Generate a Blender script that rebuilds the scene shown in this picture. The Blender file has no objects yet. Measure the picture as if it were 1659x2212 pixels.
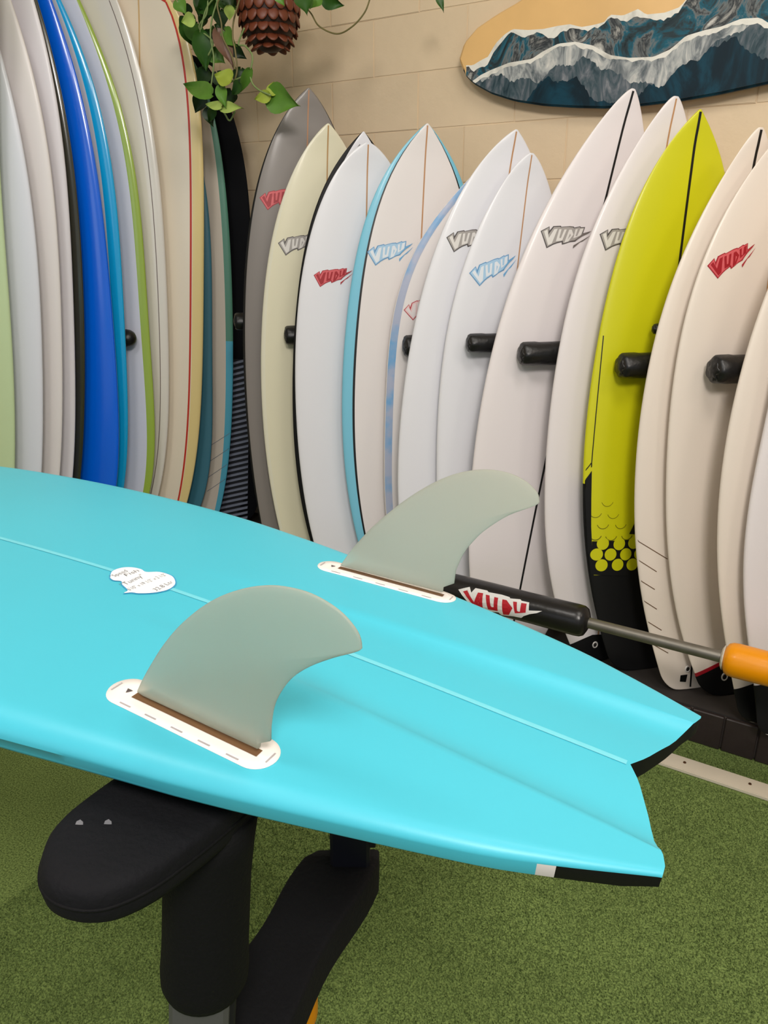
import bpy, bmesh, math, random, json
import numpy as np
from mathutils import Vector, Matrix
random.seed(4); rng = np.random.default_rng(4)
S = bpy.context.scene; COL = S.collection

# ------------------------------------------------------------------ camera
cam = bpy.data.cameras.new('camera'); cam_o = bpy.data.objects.new('camera', cam); COL.objects.link(cam_o)
cam.sensor_fit = 'VERTICAL'; cam.sensor_height = 36.0; cam.lens = 1650.0 / 2212.0 * 36.0
cam.clip_start = 0.02; cam.clip_end = 100
cam_o.location = (0, 0, 1.5); cam_o.rotation_euler = (math.pi / 2 - math.atan(600 / 1650.0), 0, 0)
S.camera = cam_o
# ------------------------------------------------------------------ world, lamps, exposure
wd = bpy.data.worlds.new('shop_daylight'); S.world = wd; wd.use_nodes = True
bg = wd.node_tree.nodes['Background']; bg.inputs[0].default_value = (0.93, 0.96, 1.0, 1); bg.inputs[1].default_value = 0.38
def area_lamp(name, loc, target, size, power, col):
    l = bpy.data.lights.new(name, 'AREA'); l.shape = 'DISK'; l.size = size; l.energy = power; l.color = col
    o = bpy.data.objects.new(name, l); COL.objects.link(o); o.location = loc
    o.rotation_euler = (Vector(target) - Vector(loc)).to_track_quat('-Z', 'Y').to_euler()
    return o
area_lamp('overhead_light', (0.75, 0.9, 3.1), (0.6, 2.2, 0.7), 0.7, 15, (1.0, 0.94, 0.87))
area_lamp('overhead_light', (-1.0, 0.6, 3.1), (-0.9, 2.4, 0.8), 0.6, 19, (1.0, 0.95, 0.90))
area_lamp('overhead_light', (2.1, 0.2, 3.1), (1.1, 1.9, 0.5), 0.6, 10, (1.0, 0.87, 0.76))
area_lamp('doorway_daylight', (-2.2, -1.6, 2.1), (-0.2, 2.4, 1.1), 2.0, 9, (0.80, 0.88, 1.0))
area_lamp('overhead_light', (0.3, -1.1, 3.1), (0.4, 2.2, 0.8), 0.8, 90, (1.0, 0.94, 0.88))  # frontal key added to brighten the lower board faces, no known fixture
vs = S.view_settings; vs.view_transform = 'Standard'; vs.look = 'None'; vs.exposure = -0.19; vs.gamma = 1.0; vs.use_curve_mapping = False

# ------------------------------------------------------------------ helpers
D = json.loads(r'''{"boards":{"R1":{"T":[-0.3547,2.9673,0.12],"u":[0.9696,0.2361,-0.06435],"A":[0.04219,0.09777,0.99431],"L":1.89,"a":0.85,"cf":[0.12058,0.54974,0.1163,-0.39819,0.77413,0.03289],"sag":0.06},"R2":{"T":[-0.2517,2.9106,0.12],"u":[0.97014,0.23709,-0.05108],"A":[0.02784,0.10034,0.99456],"L":1.7655,"a":0.85,"cf":[0.11815,0.66933,-0.06904,-0.24243,0.64639,-0.00563],"sag":0.06},"R3a":{"T":[-0.0973,2.8151,0.12],"u":[0.97045,0.23834,-0.03769],"A":[0.01432,0.09903,0.99498],"L":1.7274,"a":0.95,"cf":[0.11601,0.92863,-0.88443,1.45595,-1.51149,1.45857],"sag":0.06},"R3b":{"T":[-0.0767,2.7429,0.12],"u":[0.97048,0.23836,-0.03671],"A":[0.0128,0.10108,0.9948],"L":1.6846,"a":0.65,"cf":[0.11616,0.82363,-0.98879,1.09944,-0.1646,-0.15257],"sag":0.06},"R4":{"T":[0.1014,2.7049,0.12],"u":[0.9702,0.23718,-0.04952],"A":[0.02601,0.10124,0.99452],"L":1.7403,"a":0.95,"cf":[0.11662,0.85096,-0.23244,0.32894,-0.80427,1.46171],"sag":0.06},"R5":{"T":[0.2255,2.6534,0.12],"u":[0.96694,0.22983,-0.11049],"A":[0.08408,0.12173,0.989],"L":1.6364,"a":0.45,"cf":[0.10864,1.13858,-2.03248,0.58085,4.28498,-3.95925],"sag":0.06},"R6":{"T":[0.2505,2.5205,0.12],"u":[0.96516,0.22814,-0.12813],"A":[0.10226,0.12185,0.98727],"L":1.7113,"a":0.85,"cf":[0.11478,0.89187,-0.62683,0.41878,0.26298,0.10565],"sag":0.06},"R7":{"T":[0.3663,2.4823,0.12],"u":[0.96854,0.23242,-0.08896],"A":[0.06303,0.11672,0.99116],"L":1.6325,"a":0.65,"cf":[0.12101,0.55239,-0.55235,0.80202,0.1464,-0.57029],"sag":0.06},"R8":{"T":[0.4386,2.3664,0.12],"u":[0.95503,0.21969,-0.19916],"A":[0.17282,0.13338,0.97588],"L":1.8263,"a":0.65,"cf":[0.11554,0.76669,-0.62455,0.3916,0.6831,-0.89398],"sag":0.06},"R9":{"T":[0.7252,2.2936,0.12],"u":[0.96819,0.23275,-0.09188],"A":[0.06763,0.11012,0.99161],"L":1.7682,"a":0.55,"cf":[0.06451,1.13628,-1.7891,1.15755,1.37503,-1.65839],"sag":0.06},"R10":{"T":[0.8731,2.2428,0.12],"u":[0.9705,0.23871,-0.03384],"A":[0.01045,0.09856,0.99508],"L":1.7185,"a":0.95,"cf":[0.11167,0.75084,0.00788,-0.35569,-0.0635,1.03843],"sag":0.06},"R11":{"T":[0.9862,2.1237,0.12],"u":[0.97038,0.23756,-0.04389],"A":[0.01947,0.10419,0.99437],"L":1.66,"a":0.55,"cf":[0.08775,0.64505,0.33484,-2.75695,4.48952,-2.54737],"sag":0.06},"R12":{"T":[1.1187,2.098,0.12],"u":[0.97022,0.24222,0.00319],"A":[-0.02643,0.09276,0.99534],"L":1.6597,"a":0.95,"cf":[0.10491,0.87979,-0.20389,-1.32279,3.69659,-1.78432],"sag":0.06},"R13":{"T":[1.1705,1.9491,0.12],"u":[0.97045,0.23778,-0.04098],"A":[0.01613,0.10553,0.99429],"L":1.6246,"a":0.95,"cf":[0.11094,0.47769,1.17158,-2.52765,2.24039,-0.31018],"sag":0.06},"R14":{"T":[1.2005,1.8865,0.12],"u":[0.97058,0.23863,-0.03195],"A":[0.0066,0.10627,0.99431],"L":1.5761,"a":0.95,"cf":[0.12197,0.07072,2.82129,-5.20665,0.77463,3.43933],"sag":0.06},"L0":{"T":[-1.6406,2.7365,0.12],"u":[0.97878,-0.17524,-0.10621],"A":[0.10888,0.00564,0.99404],"L":2.4531,"a":0.45,"cf":[0.15638,0.22136,0.48559,-1.22253,-0.25073,1.60574],"sag":0.05},"L1":{"T":[-1.6222,2.8195,0.12],"u":[0.97755,-0.17529,-0.11689],"A":[0.1194,0.00379,0.99284],"L":2.4525,"a":0.85,"cf":[0.14483,0.991,-1.91137,2.20306,1.26559,-2.43204],"sag":0.05},"L2":{"T":[-1.5877,2.8998,0.12],"u":[0.97812,-0.17524,-0.1121],"A":[0.11462,0.00434,0.9934],"L":2.4818,"a":0.45,"cf":[0.1418,0.96374,-1.88814,1.03447,2.61753,-2.91612],"sag":0.05},"L3":{"T":[-1.56,2.9761,0.12],"u":[0.97769,-0.17522,-0.11587],"A":[0.11829,0.00341,0.99297],"L":2.5107,"a":0.45,"cf":[0.14222,0.96643,-2.08657,1.20088,2.59498,-2.76849],"sag":0.05},"L4":{"T":[-1.5489,3.0554,0.12],"u":[0.97913,-0.1751,-0.10315],"A":[0.10565,0.00503,0.99439],"L":2.5753,"a":0.45,"cf":[0.14557,0.90649,-1.84127,1.61528,1.14661,-2.04333],"sag":0.05},"L5":{"T":[-1.431,3.1158,0.12],"u":[0.98296,-0.17471,-0.05708],"A":[0.06038,0.01364,0.99808],"L":2.5088,"a":0.65,"cf":[0.13875,1.50847,-3.72595,3.72038,1.51777,-2.99691],"sag":0.05},"L6":{"T":[-1.4135,3.194,0.12],"u":[0.98261,-0.17477,-0.06279],"A":[0.06596,0.01239,0.99775],"L":2.5366,"a":0.45,"cf":[0.1383,1.36318,-3.42472,2.62217,3.68032,-4.71477],"sag":0.05},"L7":{"T":[-1.3418,3.3133,0.12],"u":[0.98375,-0.17447,-0.04228],"A":[0.04573,0.01581,0.99883],"L":2.5524,"a":0.75,"cf":[0.13361,1.91559,-5.33127,5.19594,4.55716,-6.77423],"sag":0.05},"L8":{"T":[-1.3174,3.3953,0.12],"u":[0.98142,-0.17506,-0.07855],"A":[0.08173,0.01102,0.99659],"L":2.3956,"a":0.65,"cf":[0.1537,1.33238,-3.01223,3.3731,-0.12482,-1.07049],"sag":0.05},"L9":{"T":[-1.1806,3.4575,0.12],"u":[0.97974,-0.17531,-0.09688],"A":[0.09992,0.00861,0.99496],"L":2.3226,"a":0.55,"cf":[0.16452,1.02898,-2.32952,2.95388,-1.29353,0.39741],"sag":0.05},"L10":{"T":[-1.1358,3.5309,0.12],"u":[0.9811,-0.1753,-0.08189],"A":[0.08548,0.013,0.99626],"L":2.1699,"a":0.95,"cf":[0.16548,1.45409,-3.92472,5.32351,-0.33991,-1.44029],"sag":0.05},"L11":{"T":[-1.0393,3.5849,0.12],"u":[0.98299,-0.17493,-0.05587],"A":[0.05993,0.01803,0.99804],"L":2.1306,"a":0.45,"cf":[0.19247,0.80867,-2.03436,3.52621,-2.91265,1.04137],"sag":0.05},"L12":{"T":[-0.9471,3.6398,0.12],"u":[0.98343,-0.17481,-0.04808],"A":[0.05236,0.01991,0.99843],"L":2.0908,"a":0.45,"cf":[0.2639,1.25784,-4.9349,7.70071,-3.83897,0.09013],"sag":0.05}},"logos":{"R1":[[-0.1753,1.5044],[-0.0214,1.5433],"red"],"R2":[[-0.1809,1.3461],[-0.026,1.3782],"grey"],"R3b":[[-0.1886,1.2424],[-0.0491,1.2617],"red"],"R4":[[-0.193,1.3191],[-0.0311,1.3541],"blue"],"R5":[[-0.2486,1.1111],[-0.1162,1.1769],"redline"],"R6":[[-0.1836,1.3584],[-0.0268,1.3973],"grey"],"R7":[[-0.1641,1.2535],[-0.0121,1.3206],"blue"],"R8":[[-0.1875,1.3753],[-0.0233,1.4072],"grey"],"R9":[[-0.1709,1.3752],[-0.015,1.3935],"grey"],"R12":[[-0.1952,1.3072],[-0.0597,1.3623],"red"]},"r10":{"line":[[-0.2195,1.0929],[-0.2258,0.7224],[-0.2276,0.7035],[-0.2521,0.6648],[-0.2573,0.6474]],"side":[[-0.2545,0.6281],[-0.2243,0.6799],[-0.22,0.5895],[-0.2148,0.4994],[-0.2084,0.4386],[-0.2026,0.385],[-0.1974,0.3387],[-0.2221,0.3405],[-0.2393,0.4707]],"comb":[[-0.209,0.4507],[-0.053,0.4505],[0.0241,0.4397],[0.0312,0.3224],[-0.2007,0.339]],"dots":[[-0.174,0.3708],[-0.119,0.3701],[-0.0668,0.3681],[-0.0141,0.3661],[-0.1921,0.4071],[-0.1458,0.4057],[-0.0923,0.4037],[-0.0416,0.402],[-0.1741,0.4425],[-0.1176,0.4391],[-0.0659,0.4405]],"arcs":[[-0.1988,0.4759],[-0.1461,0.4728],[-0.0913,0.4727],[-0.1763,0.5124],[-0.1153,0.5106],[-0.203,0.5499],[-0.1439,0.5453],[-0.1662,0.5855]],"dotr":[[-0.119,0.3701],[-0.0972,0.3686]],"mark":[[-0.0639,0.5139],[-0.0845,0.4708],[-0.0524,0.4674],[-0.053,0.4766],[-0.0698,0.4776],[-0.0594,0.4968]],"vb":0.3446},"r11":{"lines":[[[-0.2314,0.5023],[-0.1176,0.4353]],[[-0.2255,0.4428],[-0.1502,0.3961]],[[-0.2131,0.3766],[-0.1513,0.3389]],[[-0.1997,0.3127],[-0.1393,0.2745]],[[-0.1782,0.2419],[-0.1175,0.2045]],[[-0.1584,0.1677],[-0.0892,0.1275]]],"plug":[-0.0148,0.0681],"square":[[-0.0394,0.0493],[-0.0141,0.0499],[-0.0183,0.0246],[-0.0403,0.0283]]},"r12":{"plug":[-0.0405,0.0629],"line":[[-0.1452,0.0775],[-0.0606,0.1032]]},"r9":{"patch":[[-0.0829,0.0766],[-0.0082,0.0995]],"plug":[-0.0084,0.0578]},"r13":{"line":[[-0.1434,0.111],[-0.0839,0.126]]},"r14":{"line":[[-0.1423,0.1563],[-0.1071,0.1647]]},"l11":[[[0.1776,0.427],[0.2865,0.5055]],[[0.1713,0.3465],[0.2761,0.4257]],[[0.1628,0.265],[0.2657,0.345]],[[0.159,0.1948],[0.26,0.2732]]],"l12":[[0.1964,0.8262],[0.2377,0.8293],[0.2464,0.1017],[0.1593,0.0923]],"l11v":0.9123,"pegs":[[[-0.5946,3.1277,1.1715],0.034],[[-0.3754,2.9693,1.1364],0.036],[[0.072,2.7052,1.1323],0.037],[[0.2782,2.5531,1.162],0.031],[[0.4356,2.4492,1.1424],0.037],[[0.7035,2.2854,1.1309],0.038],[[0.8017,2.316,1.2353],0.016],[[0.9157,2.1278,1.1461],0.04]],"lpeg":[[-1.0437,3.2659,1.0886],0.037],"teal":{"p0":[0.2021,0.5158,1.1],"n":[0.12525,-0.0163,0.99199],"a":[0.87499,-0.4695,-0.11819],"b":[0.46767,0.88278,-0.04454],"k":-0.07526,"far":[[-1.1587,0.2919],[-0.9373,0.2864],[-0.7845,0.28],[-0.7034,0.2731],[-0.6361,0.2667],[-0.572,0.266],[-0.4818,0.2478],[-0.3966,0.2335],[-0.248,0.2042],[-0.0974,0.1663],[-0.028,0.1412],[0.0401,0.1092]],"nfin":{"P":[-0.2059,0.5486,1.1413],"x":[0.86855,-0.4906,-0.07025],"up":[0.04151,-0.06923,0.99674],"pts":[[0.0,0.0],[0.0075,0.0143],[0.0196,0.0345],[0.0351,0.0584],[0.0537,0.0824],[0.0762,0.1058],[0.097,0.1228],[0.1193,0.1363],[0.1376,0.1443],[0.152,0.1482],[0.1705,0.1502],[0.1866,0.1481],[0.2002,0.1429],[0.211,0.1337],[0.2145,0.1244],[0.2122,0.1192],[0.1941,0.1074],[0.1747,0.0928],[0.1598,0.0776],[0.1491,0.0605],[0.1425,0.0437],[0.1391,0.0231],[0.1388,0.0117],[0.1282,0.005],[0.128,0.0]]},"ffin":{"P":[-0.0522,0.8398,1.1266],"x":[0.91465,-0.39727,-0.07477],"up":[0.11659,0.08215,0.98978],"pts":[[0.0,0.0],[0.0053,0.0101],[0.0145,0.0263],[0.0329,0.0529],[0.0579,0.0825],[0.084,0.1081],[0.1099,0.1283],[0.1343,0.1414],[0.1589,0.1487],[0.1819,0.1496],[0.2008,0.1452],[0.2152,0.1364],[0.2199,0.1283],[0.2179,0.1212],[0.1909,0.1041],[0.1692,0.0835],[0.1575,0.068],[0.1481,0.0506],[0.142,0.0292],[0.1422,0.0131],[0.1305,0.0056],[0.1307,0.0]]},"nbox":[[-0.3974,-0.1768],[-0.2323,-0.1662]],"fbox":[[-0.3968,0.1529],[-0.23,0.1756]],"sticker":[[-0.5628,-0.0173],[-0.5745,-0.0035],[-0.574,0.0097],[-0.5654,0.0174],[-0.5532,0.0193],[-0.5431,0.0168],[-0.5311,0.0253],[-0.5137,0.0249],[-0.5011,0.017],[-0.4936,0.0074],[-0.4919,-0.0059],[-0.4988,-0.0193],[-0.5096,-0.0284],[-0.517,-0.0308],[-0.5228,-0.0362],[-0.5247,-0.0291],[-0.5398,-0.0223],[-0.5468,-0.0168],[-0.555,-0.0195]],"txt":{"speed":[[-0.56,-0.0153],[-0.5597,0.0068]],"fish":[[-0.551,-0.0045],[-0.5498,0.0137]],"tunny":[[-0.5343,-0.0243],[-0.5353,0.0081]],"dims":[[-0.5211,-0.0294],[-0.5179,0.0235]],"ltr":[[-0.4981,-0.0146],[-0.4986,0.0128]]}},"pad":[[-0.317,-0.151],[-0.368,-0.201],[-0.376,-0.23],[-0.374,-0.252],[-0.363,-0.269],[-0.348,-0.287],[-0.331,-0.292],[-0.312,-0.287],[-0.298,-0.278],[-0.289,-0.263],[-0.282,-0.241],[-0.277,-0.22],[-0.272,-0.188],[-0.269,-0.158]],"flecks":[[-0.3573,-0.2428],[-0.3406,-0.2302]],"ocean":{"out":[[-1.1878,2.2432],[-1.2825,2.2104],[-1.353,2.1798],[-1.4027,2.1385],[-1.4167,2.0981],[-1.4118,2.0684],[-1.3939,2.036],[-1.3596,2.0065],[-1.2907,1.9699],[-1.2023,1.9397],[-1.0895,1.9168],[-0.9798,1.903],[-0.876,1.8934],[-0.7516,1.8917],[-0.6338,1.8961],[-0.5223,1.9054],[-0.3868,1.9229]],"back":[[-1.4109,2.065],[-1.3619,2.0603],[-1.3329,2.0723],[-1.3041,2.0812],[-1.2772,2.119],[-1.2465,2.1415],[-1.2158,2.155],[-1.16,2.1458],[-1.1057,2.1424],[-1.053,2.1457],[-1.014,2.1456],[-0.9744,2.1329],[-0.9366,2.1339],[-0.8997,2.1375],[-0.8832,2.1567],[-0.8399,2.1488],[-0.7936,2.1613],[-0.768,2.1427],[-0.71,2.1408],[-0.666,2.1504],[-0.6467,2.1729],[-0.6171,2.1985],[-0.555,2.2141],[-0.4844,2.2277],[-0.4154,2.2361]],"front":[[-1.3598,2.0123],[-1.3307,2.0277],[-1.2946,2.0392],[-1.2237,2.0559],[-1.1403,2.0592],[-1.1009,2.0779],[-1.0489,2.0947],[-0.9902,2.0939],[-0.9312,2.0768],[-0.8716,2.0436],[-0.8089,2.0292],[-0.7308,2.0241],[-0.6804,2.0399],[-0.6391,2.0715],[-0.5849,2.0806],[-0.5367,2.085],[-0.4858,2.0987],[-0.4335,2.0949],[-0.3938,2.0686],[-0.3136,2.064]]},"pot":[[-0.402,3.097,2.239]],"leaves":[[[-0.643,3.082,2.16],[-0.632,3.098,2.045],0.0733,"dark"],[[-0.607,3.035,1.962],[-0.736,3.115,2.021],0.0667,"mid"],[[-0.529,2.999,1.999],[-0.591,3.014,2.023],0.07,"yel"],[[-0.457,2.966,2.029],[-0.512,3.023,1.959],0.0367,"mid"],[[-0.57,3.001,1.918],[-0.64,3.044,1.941],0.0367,"pale"],[[-0.569,3.012,1.918],[-0.497,2.944,1.913],0.04,"pale"],[[-0.611,3.073,1.928],[-0.644,3.117,1.88],0.0333,"dark"],[[-0.391,2.972,1.951],[-0.298,2.915,1.911],0.1,"mid"],[[-0.391,2.949,1.946],[-0.449,2.961,1.938],0.0433,"yel"],[[-0.389,2.959,1.949],[-0.378,2.976,1.997],0.04,"yel"],[[-0.721,3.118,2.262],[-0.691,3.099,2.223],0.05,"mid"],[[-0.653,3.052,2.198],[-0.703,3.06,2.189],0.0467,"pale"],[[-0.516,2.967,2.216],[-0.522,2.995,2.177],0.0367,"pale"],[[-0.578,3.065,2.159],[-0.523,3.03,2.054],0.0633,"brown"],[[-0.572,3.014,1.98],[-0.553,2.978,1.918],0.0433,"mid"],[[-0.493,2.977,1.988],[-0.542,3.031,1.961],0.0433,"dark"],[[-0.334,2.819,2.22],[-0.317,2.809,2.178],0.0433,"mid"],[[-0.266,2.942,2.238],[-0.254,2.911,2.181],0.0667,"dark"],[[-0.202,3.008,2.248],[-0.139,2.993,2.219],0.0567,"dark"],[[0.176,2.95,2.243],[0.198,2.936,2.193],0.0267,"dark"],[[-0.698,3.174,2.197],[-0.622,3.103,2.125],0.0667,"dark"],[[-0.726,3.192,2.208],[-0.681,3.187,2.135],0.06,"dark"],[[-0.598,3.077,2.252],[-0.656,3.113,2.226],0.0567,"dark"],[[-0.214,2.956,2.239],[-0.248,2.954,2.205],0.05,"mid"]],"leaves2":[[[-0.673,3.197,2.211],[-0.691,3.177,2.147],0.0403,"deep"],[[-0.669,3.219,2.281],[-0.613,3.183,2.237],0.0549,"dark"],[[-0.65,3.111,2.271],[-0.61,3.106,2.233],0.0437,"deep"],[[-0.71,3.216,2.245],[-0.684,3.23,2.206],0.049,"deep"],[[-0.653,3.215,2.161],[-0.663,3.192,2.082],0.0432,"dark"],[[-0.666,3.169,2.178],[-0.632,3.171,2.117],0.0534,"deep"],[[-0.612,3.195,2.202],[-0.565,3.191,2.153],0.0631,"dark"],[[-0.565,3.068,2.226],[-0.566,3.08,2.171],0.0548,"deep"],[[-0.655,3.169,2.291],[-0.661,3.162,2.228],0.0416,"dark"],[[-0.711,3.218,2.283],[-0.729,3.248,2.246],0.0488,"deep"],[[-0.671,3.24,2.148],[-0.613,3.19,2.1],0.0418,"deep"],[[-0.611,3.116,2.11],[-0.568,3.103,2.074],0.0629,"mid"],[[-0.661,3.17,2.118],[-0.619,3.146,2.072],0.055,"deep"],[[-0.568,3.09,2.276],[-0.51,3.064,2.226],0.0567,"mid"],[[-0.632,3.191,2.269],[-0.668,3.248,2.234],0.0473,"deep"],[[-0.595,3.13,2.178],[-0.66,3.183,2.146],0.0482,"mid"],[[-0.573,3.175,2.313],[-0.631,3.193,2.274],0.0506,"deep"],[[-0.599,3.177,2.282],[-0.647,3.19,2.23],0.0584,"dark"],[[-0.551,3.084,2.289],[-0.542,3.059,2.221],0.0588,"dark"],[[-0.657,3.184,2.18],[-0.653,3.213,2.143],0.0557,"dark"],[[-0.639,3.179,2.142],[-0.689,3.237,2.109],0.0505,"dark"],[[-0.56,3.152,2.305],[-0.516,3.13,2.266],0.0602,"mid"],[[-0.55,3.062,2.161],[-0.516,3.027,2.111],0.0585,"mid"],[[-0.613,3.091,2.169],[-0.646,3.105,2.117],0.0447,"deep"],[[-0.546,3.156,2.132],[-0.499,3.158,2.096],0.0452,"deep"],[[-0.549,3.087,2.162],[-0.547,3.066,2.109],0.0416,"deep"],[[-0.525,3.126,2.281],[-0.552,3.144,2.25],0.0446,"deep"],[[-0.588,3.106,2.297],[-0.568,3.105,2.257],0.0522,"deep"],[[-0.72,3.267,2.242],[-0.764,3.297,2.213],0.0589,"dark"],[[-0.631,3.118,2.264],[-0.637,3.142,2.203],0.0615,"dark"],[[-0.535,3.044,2.283],[-0.517,3.016,2.212],0.0463,"deep"],[[-0.614,3.187,2.311],[-0.652,3.231,2.257],0.0411,"dark"],[[-0.704,3.202,2.22],[-0.669,3.167,2.178],0.0473,"mid"],[[-0.65,3.226,2.25],[-0.676,3.237,2.206],0.043,"dark"],[[-0.668,3.156,1.98],[-0.699,3.163,1.921],0.0567,"deep"],[[-0.641,3.139,1.931],[-0.632,3.121,1.874],0.0567,"deep"],[[-0.545,3.079,1.982],[-0.562,3.078,1.926],0.0567,"deep"],[[-0.597,3.112,2.04],[-0.572,3.085,1.986],0.0567,"deep"],[[-0.503,3.054,2.044],[-0.517,3.05,1.98],0.0567,"deep"],[[-0.641,3.139,2.059],[-0.678,3.15,2.005],0.0567,"deep"]],"vines":[[[-0.513,3.012,2.269],[-0.567,3.046,2.264],[-0.615,3.076,2.231],[-0.646,3.095,2.163]],[[-0.513,3.013,2.263],[-0.568,3.047,2.244],[-0.559,3.041,2.182],[-0.557,3.04,2.14],[-0.527,3.021,2.081],[-0.516,3.014,2.037]],[[-0.479,2.992,2.251],[-0.511,3.011,2.182],[-0.518,3.015,2.135],[-0.512,3.012,2.093],[-0.509,3.01,2.036],[-0.525,3.02,1.996]],[[-0.472,2.987,2.156],[-0.498,3.003,2.112],[-0.472,2.987,2.102],[-0.448,2.972,2.071],[-0.454,2.976,2.037],[-0.462,2.981,2.02],[-0.533,3.025,2.002]],[[-0.568,3.047,2.251],[-0.594,3.063,2.2],[-0.605,3.069,2.146],[-0.598,3.065,2.075],[-0.618,3.078,1.99],[-0.62,3.079,1.969]],[[-0.299,3.044,2.257],[-0.25,3.014,2.207],[-0.219,2.995,2.162],[-0.158,2.957,2.132],[-0.105,2.924,2.146],[-0.063,2.898,2.18],[-0.044,2.886,2.219]],[[-0.595,3.063,1.937],[-0.569,3.047,1.905],[-0.55,3.036,1.881],[-0.526,3.02,1.909]],[[-0.462,2.981,2.02],[-0.453,2.976,1.988],[-0.428,2.96,1.965],[-0.386,2.934,1.945]],[[-0.533,3.025,2.002],[-0.572,3.049,1.986],[-0.581,3.054,1.925]],[[-0.603,3.068,2.27],[-0.615,3.076,2.217],[-0.648,3.096,2.18],[-0.597,3.064,2.131],[-0.619,3.078,2.092]]]}''')
def lin(c):
    return tuple(((x / 255) / 12.92 if x / 255 <= 0.04045 else ((x / 255 + 0.055) / 1.055) ** 2.4) for x in c)
MATS = {}
def mat(name, rgb, rough=0.5, spec=0.5, coat=0.0, metal=0.0, noise=None, bump=None, coat_rough=0.05):
    """rgb sRGB 0-255. noise=(scale, amount) colour mottling ; bump=(scale, strength)"""
    if name in MATS: return MATS[name]
    m = bpy.data.materials.new(name); m.use_nodes = True; nt = m.node_tree; b = nt.nodes['Principled BSDF']
    c = lin(rgb)
    b.inputs['Base Color'].default_value = (*c, 1); b.inputs['Roughness'].default_value = rough
    b.inputs['Metallic'].default_value = metal; b.inputs['Specular IOR Level'].default_value = spec
    b.inputs['Coat Weight'].default_value = coat; b.inputs['Coat Roughness'].default_value = coat_rough
    if noise or bump:
        tc = nt.nodes.new('ShaderNodeTexCoord')
    if noise:
        n = nt.nodes.new('ShaderNodeTexNoise'); n.inputs['Scale'].default_value = noise[0]; n.inputs['Detail'].default_value = 6
        nt.links.new(tc.outputs['Object'], n.inputs['Vector'])
        r = nt.nodes.new('ShaderNodeMix'); r.data_type = 'RGBA'
        a = noise[1]
        r.inputs['A'].default_value = (*[max(0, x * (1 - a)) for x in c], 1); r.inputs['B'].default_value = (*[min(1, x * (1 + a)) for x in c], 1)
        nt.links.new(n.outputs['Fac'], r.inputs['Factor']); nt.links.new(r.outputs['Result'], b.inputs['Base Color'])
    if bump:
        n2 = nt.nodes.new('ShaderNodeTexNoise'); n2.inputs['Scale'].default_value = bump[0]; n2.inputs['Detail'].default_value = 8
        nt.links.new(tc.outputs['Object'], n2.inputs['Vector'])
        bp = nt.nodes.new('ShaderNodeBump'); bp.inputs['Strength'].default_value = bump[1]; bp.inputs['Distance'].default_value = 0.004
        nt.links.new(n2.outputs['Fac'], bp.inputs['Height']); nt.links.new(bp.outputs['Normal'], b.inputs['Normal'])
    MATS[name] = m
    return m
def link(name, me, parent=None, mats=()):
    o = bpy.data.objects.new(name, me); COL.objects.link(o)
    for m in mats: me.materials.append(m)
    if parent is not None: o.parent = parent
    return o
def from_lists(name, V, F, mats, parent=None, smooth=True, mi=None):
    me = bpy.data.meshes.new(name); me.from_pydata([tuple(v) for v in V], [], F)
    if mi is not None: me.polygons.foreach_set('material_index', mi)
    me.polygons.foreach_set('use_smooth', [smooth] * len(me.polygons))
    me.update(); return link(name, me, parent, mats)
def tag(o, label, cat, group=None):
    o['label'] = label; o['category'] = cat
    if group: o['group'] = group
    return o
def empty(name, M=None):
    o = bpy.data.objects.new(name, None); o.empty_display_size = 0.05; COL.objects.link(o)
    if M is not None: o.matrix_world = M
    return o
def frame(o, x, y, z):
    M = Matrix.Identity(4)
    for i in range(3):
        M[i][0], M[i][1], M[i][2], M[i][3] = x[i], y[i], z[i], o[i]
    return M
def polymesh(name, polys, mats, parent, zfun, mi=None, cuts=2, smooth=True, xlim=None):
    """flat print: polygons (2-D lists) triangulated, subdivided and laid on the surface zfun(x, y)"""
    bm = bmesh.new(); 
    for k, p in enumerate(polys):
        vs_ = [bm.verts.new((q[0], q[1], 0)) for q in p]
        try: f = bm.faces.new(vs_)
        except ValueError: continue
        f.material_index = mi[k] if mi else 0
    bmesh.ops.triangulate(bm, faces=bm.faces[:], ngon_method='EAR_CLIP')
    if cuts: bmesh.ops.subdivide_edges(bm, edges=bm.edges[:], cuts=cuts, use_grid_fill=True)
    for f in bm.faces:
        if f.normal.z < 0: f.normal_flip()
        f.smooth = smooth
    for v in bm.verts:
        li = max([f.material_index for f in v.link_faces] or [0])
        if xlim: m_ = xlim(v.co.y); v.co.x = max(-m_, min(m_, v.co.x))
        v.co.z = zfun(v.co.x, v.co.y, li)
    me = bpy.data.meshes.new(name); bm.to_mesh(me); bm.free()
    return link(name, me, parent, mats)
def tube(name, pts, r, m, parent=None, n=8, cap=True, rfun=None, wrinkle=None):
    P = [Vector(p) for p in pts]; V = []; F = []
    up = None
    for i, p in enumerate(P):
        t = (P[min(i + 1, len(P) - 1)] - P[max(i - 1, 0)]).normalized()
        if up is None:
            up = t.orthogonal().normalized()
        up = (up - t * up.dot(t)).normalized(); s = t.cross(up)
        rr = rfun(i / (len(P) - 1)) if rfun else (r[i] if isinstance(r, (list, tuple)) else r)
        for j in range(n):
            a = 2 * math.pi * j / n
            q = rr * (1 + (wrinkle(i / (len(P) - 1), a) if wrinkle else 0))
            V.append(p + up * math.cos(a) * q + s * math.sin(a) * q)
    for i in range(len(P) - 1):
        for j in range(n):
            F.append((i * n + j, i * n + (j + 1) % n, (i + 1) * n + (j + 1) % n, (i + 1) * n + j))
    if cap:
        F.append(tuple(range(n))[::-1]); F.append(tuple((len(P) - 1) * n + j for j in range(n)))
    return from_lists(name, V, F, [m], parent)
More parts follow.
